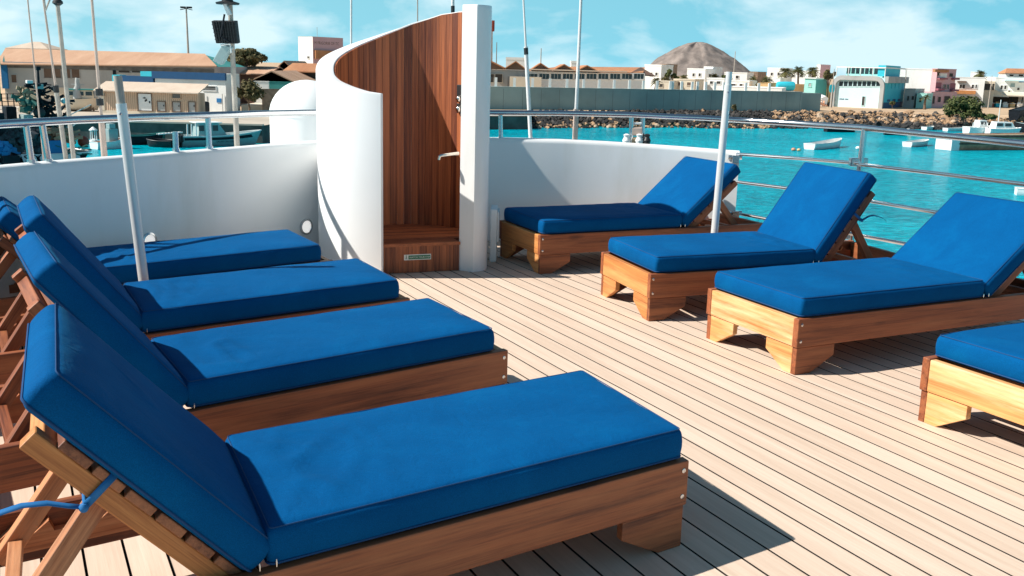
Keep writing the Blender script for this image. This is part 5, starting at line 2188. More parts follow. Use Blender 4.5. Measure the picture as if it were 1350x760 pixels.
# market shelter
q0, q1 = at_z(1283, 140.5, GZ), at_z(1395, 143, GZ)
root = thing('market_shelter', (q0.x, q0.y, GZ), 'dark open market shelter with a tan roof along the right shore road', 'shelter')
yy = q0.y
mb = MB()
zr = at_y(1300, 126, yy).z
mb.prism([(q0.x, yy - 1.5, zr), (q1.x, yy - 1.5, zr - .3), (q1.x, yy + 5, zr + .5), (q0.x, yy + 5, zr + .8)], (0, 0, .25))
mb.build('roof', M_cream, root)
mb = MB()
mb.box(q0.x + .3, q1.x, yy + 4.4, yy + 4.8, GZ, zr + .2)
mb.build('back_wall', M_shade, root)
for k in range(9):
    x = q0.x + .4 + (q1.x - q0.x - .8) * k / 8
    mb = MB()
    mb.bar((x, yy - 1.2, GZ), (x, yy - 1.2, zr), .16, .16)
    mb.build('post', M_boatd, root)
mb = MB()
za = at_y(1300, 124.2, yy - 2).z
mb.prism([(q0.x - 1, yy - 2.6, za - .5), (q0.x + 7, yy - 2.6, za - .6), (q0.x + 3.2, yy - 1.8, za + 1.4), (q0.x + 1, yy - 1.8, za + .4)], (0, 1.2, .2))
mb.build('canvas_canopy', M_cream, root)
for i, (u, m_, lab) in enumerate(((1306, M_red, 'red low stall counter under the market shelter'), (1315, M_cyan, 'pale cyan stall counter under the market shelter'), (1325, M_wall, 'white stall counter under the market shelter'), (1334, M_ochre, 'ochre stall counter under the market shelter'), (1344, M_wall, 'white cool box stall at the right end of the market shelter'))):
    q = at_y(u, 138, yy - 1)
    root = thing('market_stall', (q.x, yy - 1, GZ), lab, 'stall', 'stalls under the market shelter')
    mb = MB()
    mb.box(q.x - .55, q.x + .55, yy - 1.4, yy - .6, GZ + .02, GZ + .85)
    mb.build('counter', m_, root)
    mb = MB()
    mb.box(q.x - .65, q.x + .65, yy - 1.5, yy - .5, GZ + .86, GZ + .94)
    mb.build('worktop', M_wall, root)
    mb = MB()
    for k in range(3):
        mb.sphere((q.x - .35 + .33 * k, yy - 1, GZ + 1.1), .17, 8)
    mb.build('goods', M_ochre if i % 2 else M_boatw, root)
lamp_post('utility_pole', 'thin dark utility pole in front of the right hand white houses', 1308, 100, 126, 226, .1, False)['category'] = 'pole'
lamp_post('utility_pole', 'thin pole against the dark gap left of the blank white wall', 1195.5, 90, 138, 212, .08, False)['category'] = 'pole'
lamp_post('street_lamp', 'slender white lamp post standing at the left corner of the big hall', 1100, 91, 138, 203, .1, False)


# ---- vegetation
def leafy(mb, c, rad, n, size, rn, dens=1.0):
    """leaf faces spread through lumpy clumps"""
    clumps = []
    for k in range(max(7, n // 90)):
        a, e = rn.uniform(0, 6.3), rn.uniform(-.5, 1.2)
        rr = rn.uniform(.45, .92)
        clumps.append((Vector((math.cos(a) * math.cos(e) * rad[0] * rr, math.sin(a) * math.cos(e) * rad[1] * rr, math.sin(e) * rad[2] * rr)), rn.uniform(.22, .42)))
    for k in range(n):
        cc, cr = rn.choice(clumps)
        d = Vector((rn.gauss(0, 1), rn.gauss(0, 1), rn.gauss(0, 1))).normalized() * cr * rn.uniform(.55, 1.05)
        p = Vector(c) + cc + Vector((d.x * rad[0], d.y * rad[1], d.z * rad[2]))
        nrm = (d.normalized() + Vector((rn.uniform(-.7, .7), rn.uniform(-.7, .7), rn.uniform(-.2, .9)))).normalized()
        t = nrm.orthogonal().normalized()
        b = nrm.cross(t)
        a = rn.uniform(0, 6.3)
        t, b = t * math.cos(a) + b * math.sin(a), b * math.cos(a) - t * math.sin(a)
        s = size * rn.uniform(.6, 1.3)
        mb.add([p - t * s, p - b * s * .5, p + t * s, p + b * s * .5], [(0, 1, 2, 3)], tone=min(1, max(0, rn.gauss(.45, .25))))


def tree(name, label, u, vb, vt, wpx, y, n, leafm, cat='tree', trunk=True, seed=1, size=None, flat=1.0, group=None, zb=None):
    rn = random.Random(seed)
    b, t_ = at_y(u, vb, y), at_y(u, vt, y)
    base = Vector((b.x, y, zb if zb is not None else GZ))
    w_ = wpx / F * y / 2
    h_ = (t_.z - b.z) / 2
    root = thing(name, base, label, cat, group)
    c = Vector((b.x, y, (t_.z + b.z) / 2))
    mb = MB()
    leafy(mb, c, (w_, w_ * .9, h_), n, size or w_ * .10, rn)
    mb.build('crown', leafm, root, recalc=False)
    mb = MB()
    fork = base.lerp(c, .55)
    mb.tube([base - Vector((0, 0, .1)), base.lerp(fork, .5) + Vector((.1, 0, 0)), fork], [w_ * .10, w_ * .075, w_ * .06], 8)
    for k in range(6):
        a = k * 1.05 + rn.uniform(-.3, .3)
        e = c + Vector((math.cos(a) * w_ * .6, math.sin(a) * w_ * .6, rn.uniform(-.2, .6) * h_))
        mb.tube([fork, fork.lerp(e, .5) + Vector((0, 0, .1 * h_)), e], [w_ * .055, w_ * .035, w_ * .015], 6)
    mb.build('trunk', M_bark, root, smooth=True)
    return root


tree('acacia_tree', 'broad dome shaped tree rising behind the floodlight mast', 326, 92, 65.5, 56, 158, 2600, M_leafd, seed=3, size=.42)
tree('roadside_bush', 'rounded dusty bush against the blue topped building', 328, 141, 105.5, 34, 121, 2200, M_leafd, 'bush', seed=4, size=.2)
tree('shore_bush', 'big round olive green bush on the shore bank above the moored barge', 1268, 163, 127, 50, 162, 5200, M_leaf, 'bush', seed=5, size=.24, zb=-5.2)
tree('low_bush', 'dark low bush spreading right of the big shore bush', 1299, 161, 150, 34, 160, 900, M_leaf, 'bush', seed=6, size=.2, zb=-5.4)
tree('garden_tree', 'dark green garden tree at the left foot of the hill', 884, 108, 91, 20, 236, 700, M_leaf, seed=7, size=.32)
tree('garden_tree', 'brownish bushy tree behind the marker posts near the hill', 876, 112, 100, 12, 230, 500, M_leafd, seed=8, size=.3)
tree('garden_tree', 'dark bushy tree at the left side of the big hall roof', 1092, 110, 90, 17, 230, 800, M_leafd, seed=9, size=.35)
tree('garden_bush', 'low dark bush behind the end of the sea wall', 1003, 117, 107, 14, 224, 450, M_leafd, 'bush', seed=10, size=.28)
tree('garden_bush', 'green bush in front of the white houses beneath the hill', 956, 108, 98, 11, 238, 450, M_leaf, 'bush', seed=12, size=.28)
tree('dry_shrub', 'dry little shrub standing at the foot of the sea wall by the right pole', 967, 149, 137, 8, 166, 260, M_leafd, 'shrub', seed=13, size=.16)
tree('dry_shrub', 'yellow green shrub below the cyan side of the big hall', 1176, 141, 133, 10, 203, 300, M_leaf, 'shrub', seed=14, size=.18)


def palm(label, u, vt, vb, y, rpx, seed, nf=36, group='palms among the white houses', zb=GZ):
    rn = random.Random(seed)
    c = at_y(u, vt, y)
    top_z = at_y(u, vt + rpx * .75, y).z
    base = Vector((c.x + rn.uniform(-.3, .3), y, zb))
    hd = Vector((c.x, y, top_z))
    root = thing('palm_tree', base, label, 'palm tree', group)
    mb = MB()
    mb.tube([base, base.lerp(hd, .5) + Vector((rn.uniform(-.15, .15), 0, 0)), hd], [.34, .24, .2], 8)
    mb.build('trunk', M_bark, root, smooth=True)
    mb = MB()
    Rr = rpx / F * y * 1.22
    for k in range(nf):
        a = rn.uniform(0, 6.3)
        el = rn.uniform(-.55, 1.25)
        ln = Rr * rn.uniform(.8, 1.1)
        d = Vector((math.cos(a) * math.cos(el), math.sin(a) * math.cos(el), math.sin(el)))
        sd = d.cross(Vector((0, 0, 1)))
        sd = sd.normalized() if sd.length > .05 else Vector((1, 0, 0))
        rows = []
        tn = min(1, max(0, rn.gauss(.45 if el > -.1 else .75, .2)))
        for j in range(7):
            t = j / 6
            p = hd + d * ln * t + Vector((0, 0, -.45 * ln * t * t))
            w_ = ln * .24 * math.sin(PI * min(1, .12 + t * .88)) + .02
            rows.append((p, w_))
        for j in range(6):
            p, w0 = rows[j]
            q, w1 = rows[j + 1]
            for s_ in (-1, 1):
                tip = p.lerp(q, .8) + sd * s_ * w0 * 1.6 + Vector((0, 0, -w0 * .5))
                mb.add([p, p.lerp(q, .75), tip], [(0, 1, 2)], tone=tn)
    mb.build('crown', M_palm, root, recalc=False)
    return root


palm('bushy palm with a skirt of dry fronds, left of the three tall palms', 1011, 99, 115, 246, 8.5, 21)
palm('tall palm, left one of three standing before the white terrace', 1036, 88, 112, 244, 9.5, 22, 46)
palm('tall palm, middle one of three standing before the white terrace', 1053, 86, 112, 246, 9, 23, 46)
palm('tall palm beside the slim pinkish tower', 1072, 86.5, 112, 250, 9, 24, 44)
palm('small far palm between the brown house and the bushy palm', 994, 99, 112, 256, 6, 25)
palm('palm in front of the white house with the raised block', 942, 96, 110, 250, 8, 26)
palm('palm with thin crown below the hill, right of the dark garden tree', 902, 97, 110, 248, 7, 27)
palm('short palm bending over the wall right of the warehouse', 866, 101, 110, 218, 7, 28)
palm('tall palm with a dry trunk above the two storey white house', 1293, 91.5, 108, 240, 8.5, 29, 46)
palm('small palm in front of the pale cyan house', 1221, 124, 137, 206, 6.5, 30, 22)
palm('small palm with drooping crown by the left wall of the sunlit house', 880, 105, 113, 228, 6, 31, 20)
# ------------------------------------------------------------------ boats and harbour gear
def hull_parts(root, Lb, B, H, T, m_out, m_in, sheer=.25, sharp=.5, deck=None, thwarts=3, rimm=None, transom=.8, keel=-.25):
    """open or decked hull lofted from stations stern (x=0) to bow (x=L)"""
    nS, outer = 14, []
    prof = [(0, 0), (.55, .06), (.86, .35), (.97, .7), (1, 1)]

    def half(t):
        b = B / 2 * (transom + (1 - transom) * min(1, t * 2.2))
        if t > sharp:
            q = (t - sharp) / (1 - sharp)
            b *= math.sqrt(max(0, 1 - q ** 2.1)) * (1 - .08 * q) + .004
        return b

    def top(t):
        return H * (1 + sheer * max(0, (t - .3) / .7) ** 2)
    P, I = [], []
    for i in range(nS + 1):
        t = i / nS
        x = Lb * t
        b = half(t)
        rake = .10 * Lb * max(0, (t - .7) / .3) ** 2
        row, inr = [], []
        for s_ in (-1, 1):
            rr = prof if s_ == 1 else prof[:0:-1]
            for w_, h_ in rr:
                z = keel + (top(t) - keel) * h_
                row.append((x + rake * h_ - rake * .5, s_ * b * w_, z))
        P.append(row)
    mb = MB(T)
    mb.grid(P)
    mb.add(P[0], [tuple(range(len(P[0])))])
    h = mb.build('hull', m_out, root, smooth=True, angle=40)
    # gunwale
    mb = MB(T)
    mb.tube([P[i][0] for i in range(nS + 1)] + [P[i][-1] for i in range(nS, -1, -1)] + [P[0][0]], .045 * max(.6, B / 2), 6, caps=False)
    mb.build('gunwale', rimm or m_out, root, smooth=True)
    if deck is None:
        Q = []
        for i in range(nS + 1):
            t = i / nS
            b = half(t) * .93
            Q.append([(P[i][0][0], -b, top(t) - .02), (P[i][0][0], -b * .8, .12 + .1 * t), (P[i][0][0], b * .8, .12 + .1 * t), (P[i][0][0], b, top(t) - .02)])
        mb = MB(T)
        mb.grid(Q)
        mb.build('inside', m_in, root)
        for k in range(thwarts):
            t = .18 + .5 * k / max(1, thwarts - 1)
            mb = MB(T)
            b = half(t) * .95
            mb.box(Lb * t - .13, Lb * t + .13, -b, b, H * .62, H * .70)
            mb.build('thwart', m_in, root)
    else:
        Q = [[(P[i][0][0], -half(i / nS) * .99, top(i / nS) - .06), (P[i][0][0], half(i / nS) * .99, top(i / nS) - .06)] for i in range(nS + 1)]
        mb = MB(T)
        mb.grid(Q)
        mb.build('deck_top', deck, root)
    return half, top


def afloat(name, label, cat, us, vs, ub, vb, B, H, m_out, m_in, group=None, z=WZ, **kw):
    p, q = at_z(us, vs, z), at_z(ub, vb, z)
    root = thing(name, (p.x, p.y, z), label, cat, group)
    d = (q - p)
    Lb = d.length
    d.normalize()
    s_ = Vector((-d.y, d.x, 0))

    def T(v):
        return p + d * v[0] + s_ * v[1] + Vector((0, 0, v[2]))
    half, top = hull_parts(root, Lb, B, H, T, m_out, m_in, **kw)
    return root, T, Lb, half, top


BG = 'small open boats moored in the bay'
afloat('dinghy', 'white open dinghy nearest in the bay, beside the white buoy', 'boat', 1066.5, 197.5, 1106, 193.5, 1.7, .62, M_boatw, M_boatw, BG, sheer=.55)
afloat('dinghy', 'short white dinghy between the steel corner post and the rusty barge', 'boat', 1195.5, 194, 1221, 191.5, 1.5, .55, M_boatw, M_boatw, BG, sheer=.3)
afloat('rowing_boat', 'dark slim rowing boat with a white rim left of the steel corner post', 'boat', 1088, 174, 1128, 174.5, 1.5, .75, M_boatd, M_boatg, BG, rimm=M_boatw)
afloat('rowing_boat', 'dark rowing boat with a pale stern under the top rail', 'boat', 1165.5, 178, 1197, 179, 1.4, .75, M_boatd, M_boatw, BG, rimm=M_boatw)
afloat('dinghy', 'tiny yellow dinghy behind the dark rowing boat', 'boat', 1198, 178.5, 1206, 178, 1.1, .55, M_yellow, M_ochre, BG)
afloat('dinghy', 'small white boat close to the ochre rocks', 'boat', 1218, 171.5, 1229, 171, 1.2, .45, M_boatw, M_boatg, BG)
afloat('dinghy', 'long white boat under the big shore bush', 'boat', 1246, 173, 1271, 173, 1.4, .45, M_boatw, M_boatg, BG)
# rusty barge
root, T, Lb, half, top = afloat('barge', 'long rusty brown barge with a bright white stern block at the right edge', 'barge', 1244, 197.5, 1400, 196.5, 2.4, 1.75, M_rust, M_rust, deck=M_rope, sheer=.1, transom=.95, sharp=.8)
mb = MB(T)
mb.box(-.12, 1.1, -1.24, 1.24, -.2, 1.8)
mb.build('white_stern', M_boatw, root, bevel=.03)
mb = MB(T)
mb.tube([(1.0, -1.25, 1.55), (Lb * .8, -1.25, 1.55)], .07, 6)
mb.tube([(1.0, -1.27, .75), (Lb * .8, -1.27, .75)], .06, 6)
mb.build('rubbing_strake', M_boatd, root)


def cabin(root, T, x0, x1, w, z0, z1, m, rake=.3, glass=True, nwin=3):
    mb = MB(T)
    A = [(x0, -w / 2, z0), (x1, -w / 2, z0), (x1 - rake, -w / 2 * .9, z1), (x0 + rake * .2, -w / 2 * .9, z1)]
    vs = A + [(x, -y, z) for x, y, z in A]
    mb.add(vs, [(0, 1, 2, 3), (7, 6, 5, 4), (0, 4, 5, 1), (1, 5, 6, 2), (2, 6, 7, 3), (3, 7, 4, 0)])
    c = mb.build('cabin', m, root, bevel=.03)
    if glass:
        for k in range(nwin):
            a0, a1 = x0 + (x1 - x0 - rake) * (k + .12) / nwin, x0 + (x1 - x0 - rake) * (k + .88) / nwin
            za, zb = z0 + (z1 - z0) * .45, z0 + (z1 - z0) * .85
            for s_ in (-1, 1):
                mb = MB(T)
                y0 = s_ * (w / 2 * (1 - .1 * .45) + .015)
                y1 = s_ * (w / 2 * (1 - .1 * .85) + .015)
                mb.prism([(a0, y0, za), (a1, y0, za), (a1, y1, zb), (a0, y1, zb)], (0, s_ * .02, 0))
                mb.build('window', M_glass, c)
        mb = MB(T)
        zf, zg = .45, .88
        xa, xb = x1 - rake * zf + .02, x1 - rake * zg + .02
        wz0, wz1 = z0 + (z1 - z0) * zf, z0 + (z1 - z0) * zg
        mb.prism([(xa, -w * .4, wz0), (xa, w * .4, wz0), (xb, w * .38, wz1), (xb, -w * .38, wz1)], (.03, 0, .01))
        mb.build('windscreen', M_glass, c)
    return c


root, T, Lb, half, top = afloat('cabin_cruiser', 'white cabin cruiser with two dark windows lying behind the rusty barge', 'boat', 1301, 178.5, 1343, 179.5, 2.4, 1.0, M_boatw, M_boatw, deck=M_boatw, sheer=.2)
cabin(root, T, .7, Lb * .8, 1.9, .9, 2.0, M_boatw, .7, True, 2)
mb = MB(T)
mb.tube([(Lb * .3, 0, 1.9), (Lb * .3, 0, 5.2)], .06, 6)
mb.build('mast', M_polew, root)
root, T, Lb, half, top = afloat('work_boat', 'white work boat crowded with gear left of the cabin cruiser', 'boat', 1273, 177, 1303, 177.5, 2.4, 1.05, M_boatw, M_boatw, deck=M_boatw, sheer=.2)
cabin(root, T, 1.6, 3.0, 1.5, 1.0, 2.1, M_boatw, .25, True, 1)
for k in range(6):
    mb = MB(T)
    x = .3 + k * (Lb - .8) / 5
    mb.tube([(x, -1.0, .9), (x + .1, -1.0, 1.8)], .05, 6)
    mb.build('stanchion', M_boatw, root)
afloat('dark_boat', 'dark boat bow poking in at the right edge beside the rocks', 'boat', 1385, 178, 1337, 174, 2.4, 1.3, M_boatd, M_boatg, deck=M_boatg)
root, T, Lb, half, top = afloat('dark_boat', 'dark upturned hull lying on the bank at the right edge', 'boat', 1336, 158, 1352, 154, 2.2, 1.5, M_boatd, M_boatg, z=GZ, deck=M_boatd)
afloat('tender', 'white tender cut off by the right edge in the near water', 'boat', 1338.5, 257, 1375, 259, 1.3, .5, M_boatw, M_boatw, BG, sheer=.1)
for u, v, r_, m_, lab in ((1131, 197, .22, M_boatw, 'round white mooring buoy left of the corner post'), (1053, 199.5, .17, M_ochre, 'ochre float beside the nearest white dinghy'), (1046, 199, .2, M_rust, 'brown float tied next to the ochre float')):
    q = at_z(u, v, WZ)
    mb = MB()
    mb.sphere((q.x, q.y, WZ + .12), r_, 12, (1.25, 1.25, 1))
    tag(mb.build('mooring_buoy' if u > 1100 else 'float', m_, smooth=True), lab, 'buoy', kind='thing')

# ---- left: patrol boat along the quay
root, T, Lb, half, top = afloat('patrol_boat', 'pale green grey patrol boat with a cabin and dark stripe along the quay', 'boat', 237, 193, 340, 190.5, 2.5, .95, M_boatg, M_boatg, deck=M_boatg, sheer=.45, sharp=.55, rimm=M_boatw)
c = cabin(root, T, 1.5, 4.4, 1.9, .85, 2.15, M_boatg, .9, True, 3)
mb = MB(T)
mb.box(1.3, 3.8, -1.0, 1.0, 2.16, 2.24)
mb.build('cabin_roof', M_boatw, root, bevel=.02)
for x in (.45, .85, 1.25):
    mb = MB(T)
    mb.tube([(x, -1.0, .9), (x + .05, -.95, 2.1)], .07, 8)
    mb.build('arch_post', M_boatw, root, smooth=True)
mb = MB(T)
P = []
for k in range(13):
    t = .02 + .93 * k / 12
    b = half(t)
    P.append([(Lb * t, -b * .985 - .02, .62 * top(t)), (Lb * t, -b * 1.0 - .02, .86 * top(t))])
mb.grid(P)
mb.build('dark_stripe', M_boatd, root)
o_ = T((3.1, -half(.4) * .95 - .05, .36))
e_ = T((4.1, -half(.4) * .95 - .05, .36))
t, w_ = text_mb('SALMTON 5004', .26, o_, (e_ - o_), (0, 0, 1), .01)
t.build('lettering', M_boatd, root)
for y in (-.5, .3):
    mb = MB(T)
    mb.box(-.55, -.08, y - .2, y + .2, .55, 1.35)
    mb.box(-.4, -.15, y - .08, y + .08, -.5, .55)
    mb.build('outboard_motor', M_black, root, bevel=.06)
mb = MB(T)
mb.tube([(.05, -.9, 1.35), (-2.2, -.9, 1.2)], .06, 6)
mb.tube([(.05, -.4, 1.35), (-2.2, -.4, 1.2)], .06, 6)
for k in range(7):
    mb.tube([(-.2 - .3 * k, -.9, 1.34 - .02 * k), (-.2 - .3 * k, -.4, 1.34 - .02 * k)], .05, 6)
mb.build('boarding_gangway', M_boatw, root)
root, T, Lb, half, top = afloat('inflatable_tender', 'black inflatable tender with outboard motors behind the leaning pole', 'boat', 231, 194.5, 196, 193, 2.0, .6, M_black, M_boatd, sheer=.2)
for y in (-.6, -.1, .45):
    mb = MB(T)
    mb.box(-.5, -.08, y - .17, y + .17, .45, 1.15)
    mb.box(-.35, -.15, y - .07, y + .07, -.5, .45)
    mb.build('outboard_motor', M_black, root, bevel=.05)
afloat('long_canoe', 'long dark green boat moored flat against the quay wall', 'boat', 168, 191, 216, 190, 1.5, .85, M_boatd, M_green, sheer=.3, rimm=M_teal)
root, T, Lb, half, top = afloat('fishing_skiff', 'white skiff with a reddish inside left of the leaning pole', 'boat', 124, 197, 161, 195, 1.7, .62, M_boatw, M_rust, sheer=.5, rimm=M_boatw)
mb = MB(T)
mb.box(1.3, 2.2, -.4, .4, .4, 1.75)
mb.box(1.45, 2.05, -.3, .3, 1.75, 2.2)
mb.build('engine_box', M_boatg, root, bevel=.05)
q = at_z(124, 190, WZ)
root = thing('lantern_buoy', (q.x, q.y, WZ), 'small white lantern buoy beside the white skiff', 'buoy')
mb = MB()
mb.lathe((q.x, q.y, WZ), [(.3, -.3), (.45, 0), (.4, .35), (.1, .5)], 12)
mb.build('float', M_boatw, root, smooth=True)
mb = MB()
for k in range(4):
    a = PI / 4 + k * PI / 2
    mb.bar((q.x + .3 * math.cos(a), q.y + .3 * math.sin(a), WZ + .4), (q.x + .26 * math.cos(a), q.y + .26 * math.sin(a), WZ + 1.25), .06, .06)
mb.lathe((q.x, q.y, WZ), [(.4, 1.25), (.4, 1.32), (.05, 1.6)], 8)
mb.build('lantern', M_boatw, root)

# wooden boat laid up on the quay
root, T, Lb, half, top = afloat('laid_up_boat', 'tan wooden boat laid up on the quay with a cowl standing on it', 'boat', 84, 141, 131, 141.5, 2.2, .9, M_cream, M_rope, z=GZ + .5, deck=M_rope, sheer=.2, keel=-.35)
c = cabin(root, T, .6, 3.4, 1.6, .85, 1.95, M_cream, .1, True, 3)
mb = MB(T)
mb.box(.4, 3.6, -.95, .95, 1.96, 2.06)
mb.build('wheelhouse_roof', M_teal, root)
mb = MB(T)
mb.lathe((0, 0, 0), [(.01, 0)], 3) if False else None
mb.tube([(1.6, -.6, 1.0), (1.55, -.6, 1.8), (1.7, -.6, 2.5), (1.65, -.6, 2.9), (1.75, -.6, 3.3)], [.55, .42, .3, .22, .26], 12)
mb.tube([(1.0, -.6, 2.6), (2.4, -.6, 2.55)], .06, 6)
mb.build('cowl', M_grey, root, smooth=True)
for x in (.8, 3.2):
    for y in (-.7, .7):
        mb = MB(T)
        mb.bar((x, y, -.5), (x, y * .6, .2), .14, .14)
        mb.build('prop_shore', M_bark, root)
mb = MB()
q0, q1 = at_z(96, 147, GZ), at_z(131, 146, GZ)
for k in range(3):
    mb.tube([(q0.x, q0.y + k * .3, GZ + .3 + .1 * k), (q1.x, q1.y + k * .2, GZ + .5 + .1 * k)], .09, 6)
for k in range(4):
    x = q0.x + (q1.x - q0.x) * k / 3
    mb.bar((x, q0.y + .2, GZ), (x, q0.y + .2, GZ + .8), .1, .7)
tag(mb.build('spar_rack', M_bark), 'rack of wooden spars lying on the quay below the laid up boat', 'rack', kind='thing')
# railing at the far left of the quay
q0, q1 = at_z(-20, 150, GZ), at_z(42, 148, GZ)
root = thing('quay_railing', q0, 'thin dark railing at the far left of the quay', 'railing')
mb = MB()
for k in range(9):
    p = q0.lerp(q1, k / 8)
    mb.bar(p, p + Vector((0, 0, 2.1)), .09, .09)
mb.build('uprights', M_boatd, root)
mb = MB()
for h_ in (.4, .8, 1.2, 1.6, 2.05):
    mb.bar(q0 + Vector((0, 0, h_)), q1 + Vector((0, 0, h_)), .05, .05)
mb.build('crossbars', M_boatd, root)

# trawler full of gear at the left
TY = 64.0
p0, p1 = at_z(-70, 226, WZ), at_z(112, 218, WZ)
root = thing('fishing_trawler', (p0.x, p0.y, WZ), 'dark blue fishing trawler crowded with nets and winches at the left edge', 'boat')
d = (p1 - p0)
Lt = d.length
d.normalize()
s_ = Vector((-d.y, d.x, 0))
TR = (lambda v: p0 + d * v[0] + s_ * v[1] + Vector((0, 0, v[2])))
hull_parts(root, Lt, 4.2, 1.05, TR, M_boatd, M_boatd, deck=M_boatd, sheer=.05, sharp=.86, rimm=M_boatw)


def tx(u, v, y=0.0):
    """trawler coordinates of a point in the plane y across the boat"""
    r_ = ray(u, v)
    c_ = p0 + s_ * y
    t = (c_.x * d.y - c_.y * d.x) / (r_.x * d.y - r_.y * d.x)
    q = Vector((r_.x * t, r_.y * t, EYE + r_.z * t))
    return (q - p0).dot(d), q.z - WZ


def tbox(name, u0, v0, u1, v1, y0, y1, m, parent=None, bev=.04):
    x0, z1 = tx(u0, v0, y0)
    x1, z0 = tx(u1, v1, y0)
    mb = MB(TR)
    mb.box(x0, x1, y0, y1, z0, z1)
    return mb.build(name, m, parent or root, bevel=bev)


bul = tbox('stern_bulwark', -40, 217, 110, 228, -2.3, -2.15, M_boatg)
x0, z1 = tx(28.5, 204.5, -2.36)
x1, z0 = tx(48, 218, -2.36)
mb = MB(TR)
mb.prism([(x0, -2.95, z0), (x1, -2.95, z0), (x1, -2.15, z1 - .02), (x0, -2.15, z1 - .02)], (0, -.03, .05))
bd = mb.build('name_board', M_boatw, bul)
o_ = TR((tx(31, 214, -2.36)[0], -2.22, z0 + (z1 - z0) * .25))
yd = (TR((0, -2.15, z1 - .02)) - TR((0, -2.95, z0))).normalized()
o_ = TR((tx(31, 214, -2.36)[0], -2.95 - .04, z0 + .06)) + yd * .30
t, w_ = text_mb('S Y', .95, o_, d, yd, .02)
t.build('lettering', M_boatd, bd)
x0, z1 = tx(52, 204.5, -2.36)
x1, z0 = tx(106, 218, -2.36)
mb = MB(TR)
mb.prism([(x0, -2.95, z0), (x1, -2.95, z0), (x1, -2.15, z1 - .02), (x0, -2.15, z1 - .02)], (0, -.03, .05))
mb.build('white_hatch_cover', M_boatw, bul)
tbox('black_bin', 4, 206, 27.5, 222, -3.0, -2.3, M_boatd, bul)
tbox('net_bin', 12, 167, 37, 184, -1.2, .6, M_green)
tbox('gear_locker', 8, 141, 23, 158, .5, 1.6, M_boatd)
tbox('winch_base', 31, 152, 45, 166, -.6, .6, M_boatg)
tbox('blue_crate', 60, 186, 84, 203, -1.9, -1.2, M_bluep)
tbox('wheelhouse', -60, 150, 10, 200, -1.4, 1.4, M_boatd)
tbox('brown_locker', 60, 170, 92, 186, -.4, .8, M_rope)
rg = random.Random(5)


def heap(name, u0, v0, u1, v1, y, n, m, r0=.08, r1=.25, parent=None):
    mb = MB(TR)
    for k in range(n):
        x, z = tx(rg.uniform(u0, u1), rg.uniform(v0, v1), y)
        yy = y + rg.uniform(-.5, .5)
        a = rg.uniform(0, 6.3)
        l_ = rg.uniform(.3, .9)
        mb.bar((x, yy, z), (x + math.cos(a) * l_, yy + math.sin(a) * .4, z + rg.uniform(-.4, .4)), rg.uniform(r0, r1), rg.uniform(r0, r1))
    return mb.build(name, m, parent or root)


heap('coiled_net', 2, 172, 58, 200, -1.4, 130, M_net, .15, .5)
heap('brown_netting', 56, 174, 100, 190, -1.0, 50, M_rust, .1, .3)
heap('rope_pile', 30, 116, 48, 150, 0, 40, M_rope, .08, .3)
heap('winch_frame', 44, 110, 66, 160, .2, 60, M_boatd, .06, .2)
heap('green_tangle', 30, 128, 44, 142, -.2, 16, M_green, .1, .3)
heap('deck_gear', 62, 128, 88, 176, .4, 60, M_boatd, .06, .22)
heap('green_tubing', 84, 192, 108, 206, -2.4, 14, M_green, .05, .1)
heap('blue_tarp', -5, 186, 10, 206, -1.9, 18, M_bluep, .2, .5)
mb = MB(TR)
x, z = tx(52, 149, -.7)
P = []
r_ = 8.5 / F * TY
mb.sphere((x, -.7, z), r_, 16, (1, .5, 1))
mb.build('net_drum', M_black, root, smooth=True)
mb = MB(TR)
xa, za = tx(54, 168, 0)
xb, zb = tx(50, 92, 0)
mb.tube([(xa, 0, za), (xa * .5 + xb * .5, 0, (za + zb) / 2), (xb, 0, zb)], [.22, .12, .07], 8)
mb.tube([(tx(34, 112, 0)[0], 0, tx(34, 112, 0)[1]), (tx(62, 110, 0)[0], 0, tx(62, 110, 0)[1])], .07, 6)
mb.build('gear_mast', M_boatd, root, smooth=True)
tbox('radar_box', 46.5, 111, 58, 118, -.3, .3, M_boatg)
tbox('deck_lamp', 35.5, 106, 44, 110.5, -.2, .2, M_boatw)
tbox('mast_head_lamp', 48, 88, 54, 93, -.15, .15, M_boatd)
mb = MB(TR)
x, z = tx(110, 187, -.5)
mb.sphere((x, -.5, z), 8.5 / F * TY, 18)
mb.tube([(x, -.5, z), (x - .3, -.5, z + .62)], [.12, .05], 8)
mb.build('red_fender', M_red, root, smooth=True)
mb = MB(TR)
x, z = tx(84, 133, .3)
mb.sphere((x, .3, z), 4.5 / F * TY, 14)
mb.build('white_fender', M_cyanl, root, smooth=True)
for ua, va, ub, vb in ((22, 167, 44, 146), (40, 204, 49, 166), (88, 168, 104, 160), (66, 160, 120, 138)):
    mb = MB(TR)
    xa, za = tx(ua, va, -1.0)
    xb, zb = tx(ub, vb, -.3)
    mb.tube([(xa, -1.0, za), ((xa + xb) / 2, -.7, (za + zb) / 2 - .12), (xb, -.3, zb)], .035, 6)
    mb.build('rigging_line', M_polew, root)
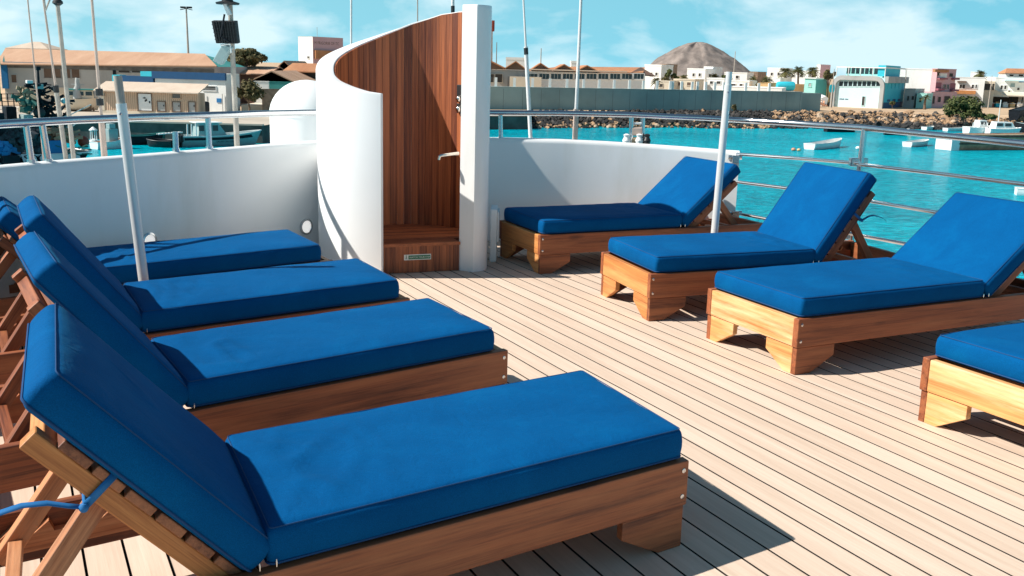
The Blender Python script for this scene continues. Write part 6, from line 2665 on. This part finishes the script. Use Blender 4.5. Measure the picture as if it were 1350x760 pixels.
# ------------------------------------------------------------------ sky, sun, view
SUN = Vector((-.975, -.14, .93)).normalized()       # towards the sun
elev = math.asin(SUN.z)
azim = math.atan2(SUN.x, SUN.y)                      # clockwise from +Y
w = D.worlds.new('World')
sc.world = w
w.use_nodes = True
nt = w.node_tree
bg = nt.nodes['Background']
sky = nt.nodes.new('ShaderNodeTexSky')
sky.sky_type = 'NISHITA'
sky.sun_disc = False
sky.sun_elevation = elev
sky.sun_rotation = azim
sky.altitude = 10
sky.air_density = 1.0
sky.dust_density = 1.2
sky.ozone_density = 1.5
L = nt.links
tc = nt.nodes.new('ShaderNodeTexCoord')
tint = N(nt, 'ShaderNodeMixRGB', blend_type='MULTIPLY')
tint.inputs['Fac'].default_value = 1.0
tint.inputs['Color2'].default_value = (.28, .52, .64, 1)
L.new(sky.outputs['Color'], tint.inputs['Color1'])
sep = N(nt, 'ShaderNodeSeparateXYZ')
L.new(tc.outputs['Generated'], sep.inputs[0])
# humid bright band towards the horizon, bluer above
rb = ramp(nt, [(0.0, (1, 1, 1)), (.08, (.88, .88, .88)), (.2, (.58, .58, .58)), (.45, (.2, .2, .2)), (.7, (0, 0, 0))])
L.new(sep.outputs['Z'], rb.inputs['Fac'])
# paler towards the sun's side
rx = ramp(nt, [(0.2, (3.9, 8.4, 9.8)), (.8, (2.3, 7.3, 9.5))])
mr = N(nt, 'ShaderNodeMapRange')
mr.inputs['From Min'].default_value = -1
mr.inputs['From Max'].default_value = 1
L.new(sep.outputs['X'], mr.inputs['Value'])
L.new(mr.outputs[0], rx.inputs['Fac'])
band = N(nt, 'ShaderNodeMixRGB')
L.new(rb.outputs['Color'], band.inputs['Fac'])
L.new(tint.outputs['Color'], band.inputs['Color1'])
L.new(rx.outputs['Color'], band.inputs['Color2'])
# drifting thin clouds
mp = N(nt, 'ShaderNodeMapping')
mp.inputs['Scale'].default_value = (2.6, 2.6, 6.0)
mp.inputs['Location'].default_value = (1.3, .4, .2)
L.new(tc.outputs['Generated'], mp.inputs['Vector'])
n1 = N(nt, 'ShaderNodeTexNoise', Scale=2.5, Detail=8.0, Roughness=.54, Distortion=.25)
L.new(mp.outputs['Vector'], n1.inputs['Vector'])
r1 = ramp(nt, [(.44, (0, 0, 0)), (.62, (1, 1, 1))])
L.new(n1.outputs['Fac'], r1.inputs['Fac'])
ml = N(nt, 'ShaderNodeMath', operation='MULTIPLY')
L.new(r1.outputs['Color'], ml.inputs[0])
ml.inputs[1].default_value = .72
mx = N(nt, 'ShaderNodeMixRGB')
rc = ramp(nt, [(0.0, (1, 1, 1)), (.10, (1, 1, 1)), (.3, (.12, .12, .12))])
L.new(sep.outputs['Z'], rc.inputs['Fac'])
ml2 = N(nt, 'ShaderNodeMath', operation='MULTIPLY')
L.new(ml.outputs[0], ml2.inputs[0])
L.new(rc.outputs['Color'], ml2.inputs[1])
L.new(ml2.outputs[0], mx.inputs['Fac'])
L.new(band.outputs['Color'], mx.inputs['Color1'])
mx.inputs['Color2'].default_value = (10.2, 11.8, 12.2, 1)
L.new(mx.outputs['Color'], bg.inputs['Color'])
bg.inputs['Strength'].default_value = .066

sun = D.lights.new('sun', 'SUN')
sun.energy = 5.0
sun.angle = R(.53)
sun.color = (1.0, .95, .87)
so = D.objects.new('sun', sun)
COL.objects.link(so)
so.rotation_euler = (-SUN).to_track_quat('-Z', 'Y').to_euler()
so.location = (-30, -10, 40)

sc.view_settings.view_transform = 'Standard'
sc.view_settings.look = 'None'
sc.view_settings.exposure = .47
sc.view_settings.gamma = 1
sc.view_settings.use_curve_mapping = False
sc.render.engine = 'CYCLES'
sc.cycles.max_bounces = 6
sc.cycles.diffuse_bounces = 4
sc.cycles.use_denoising = True
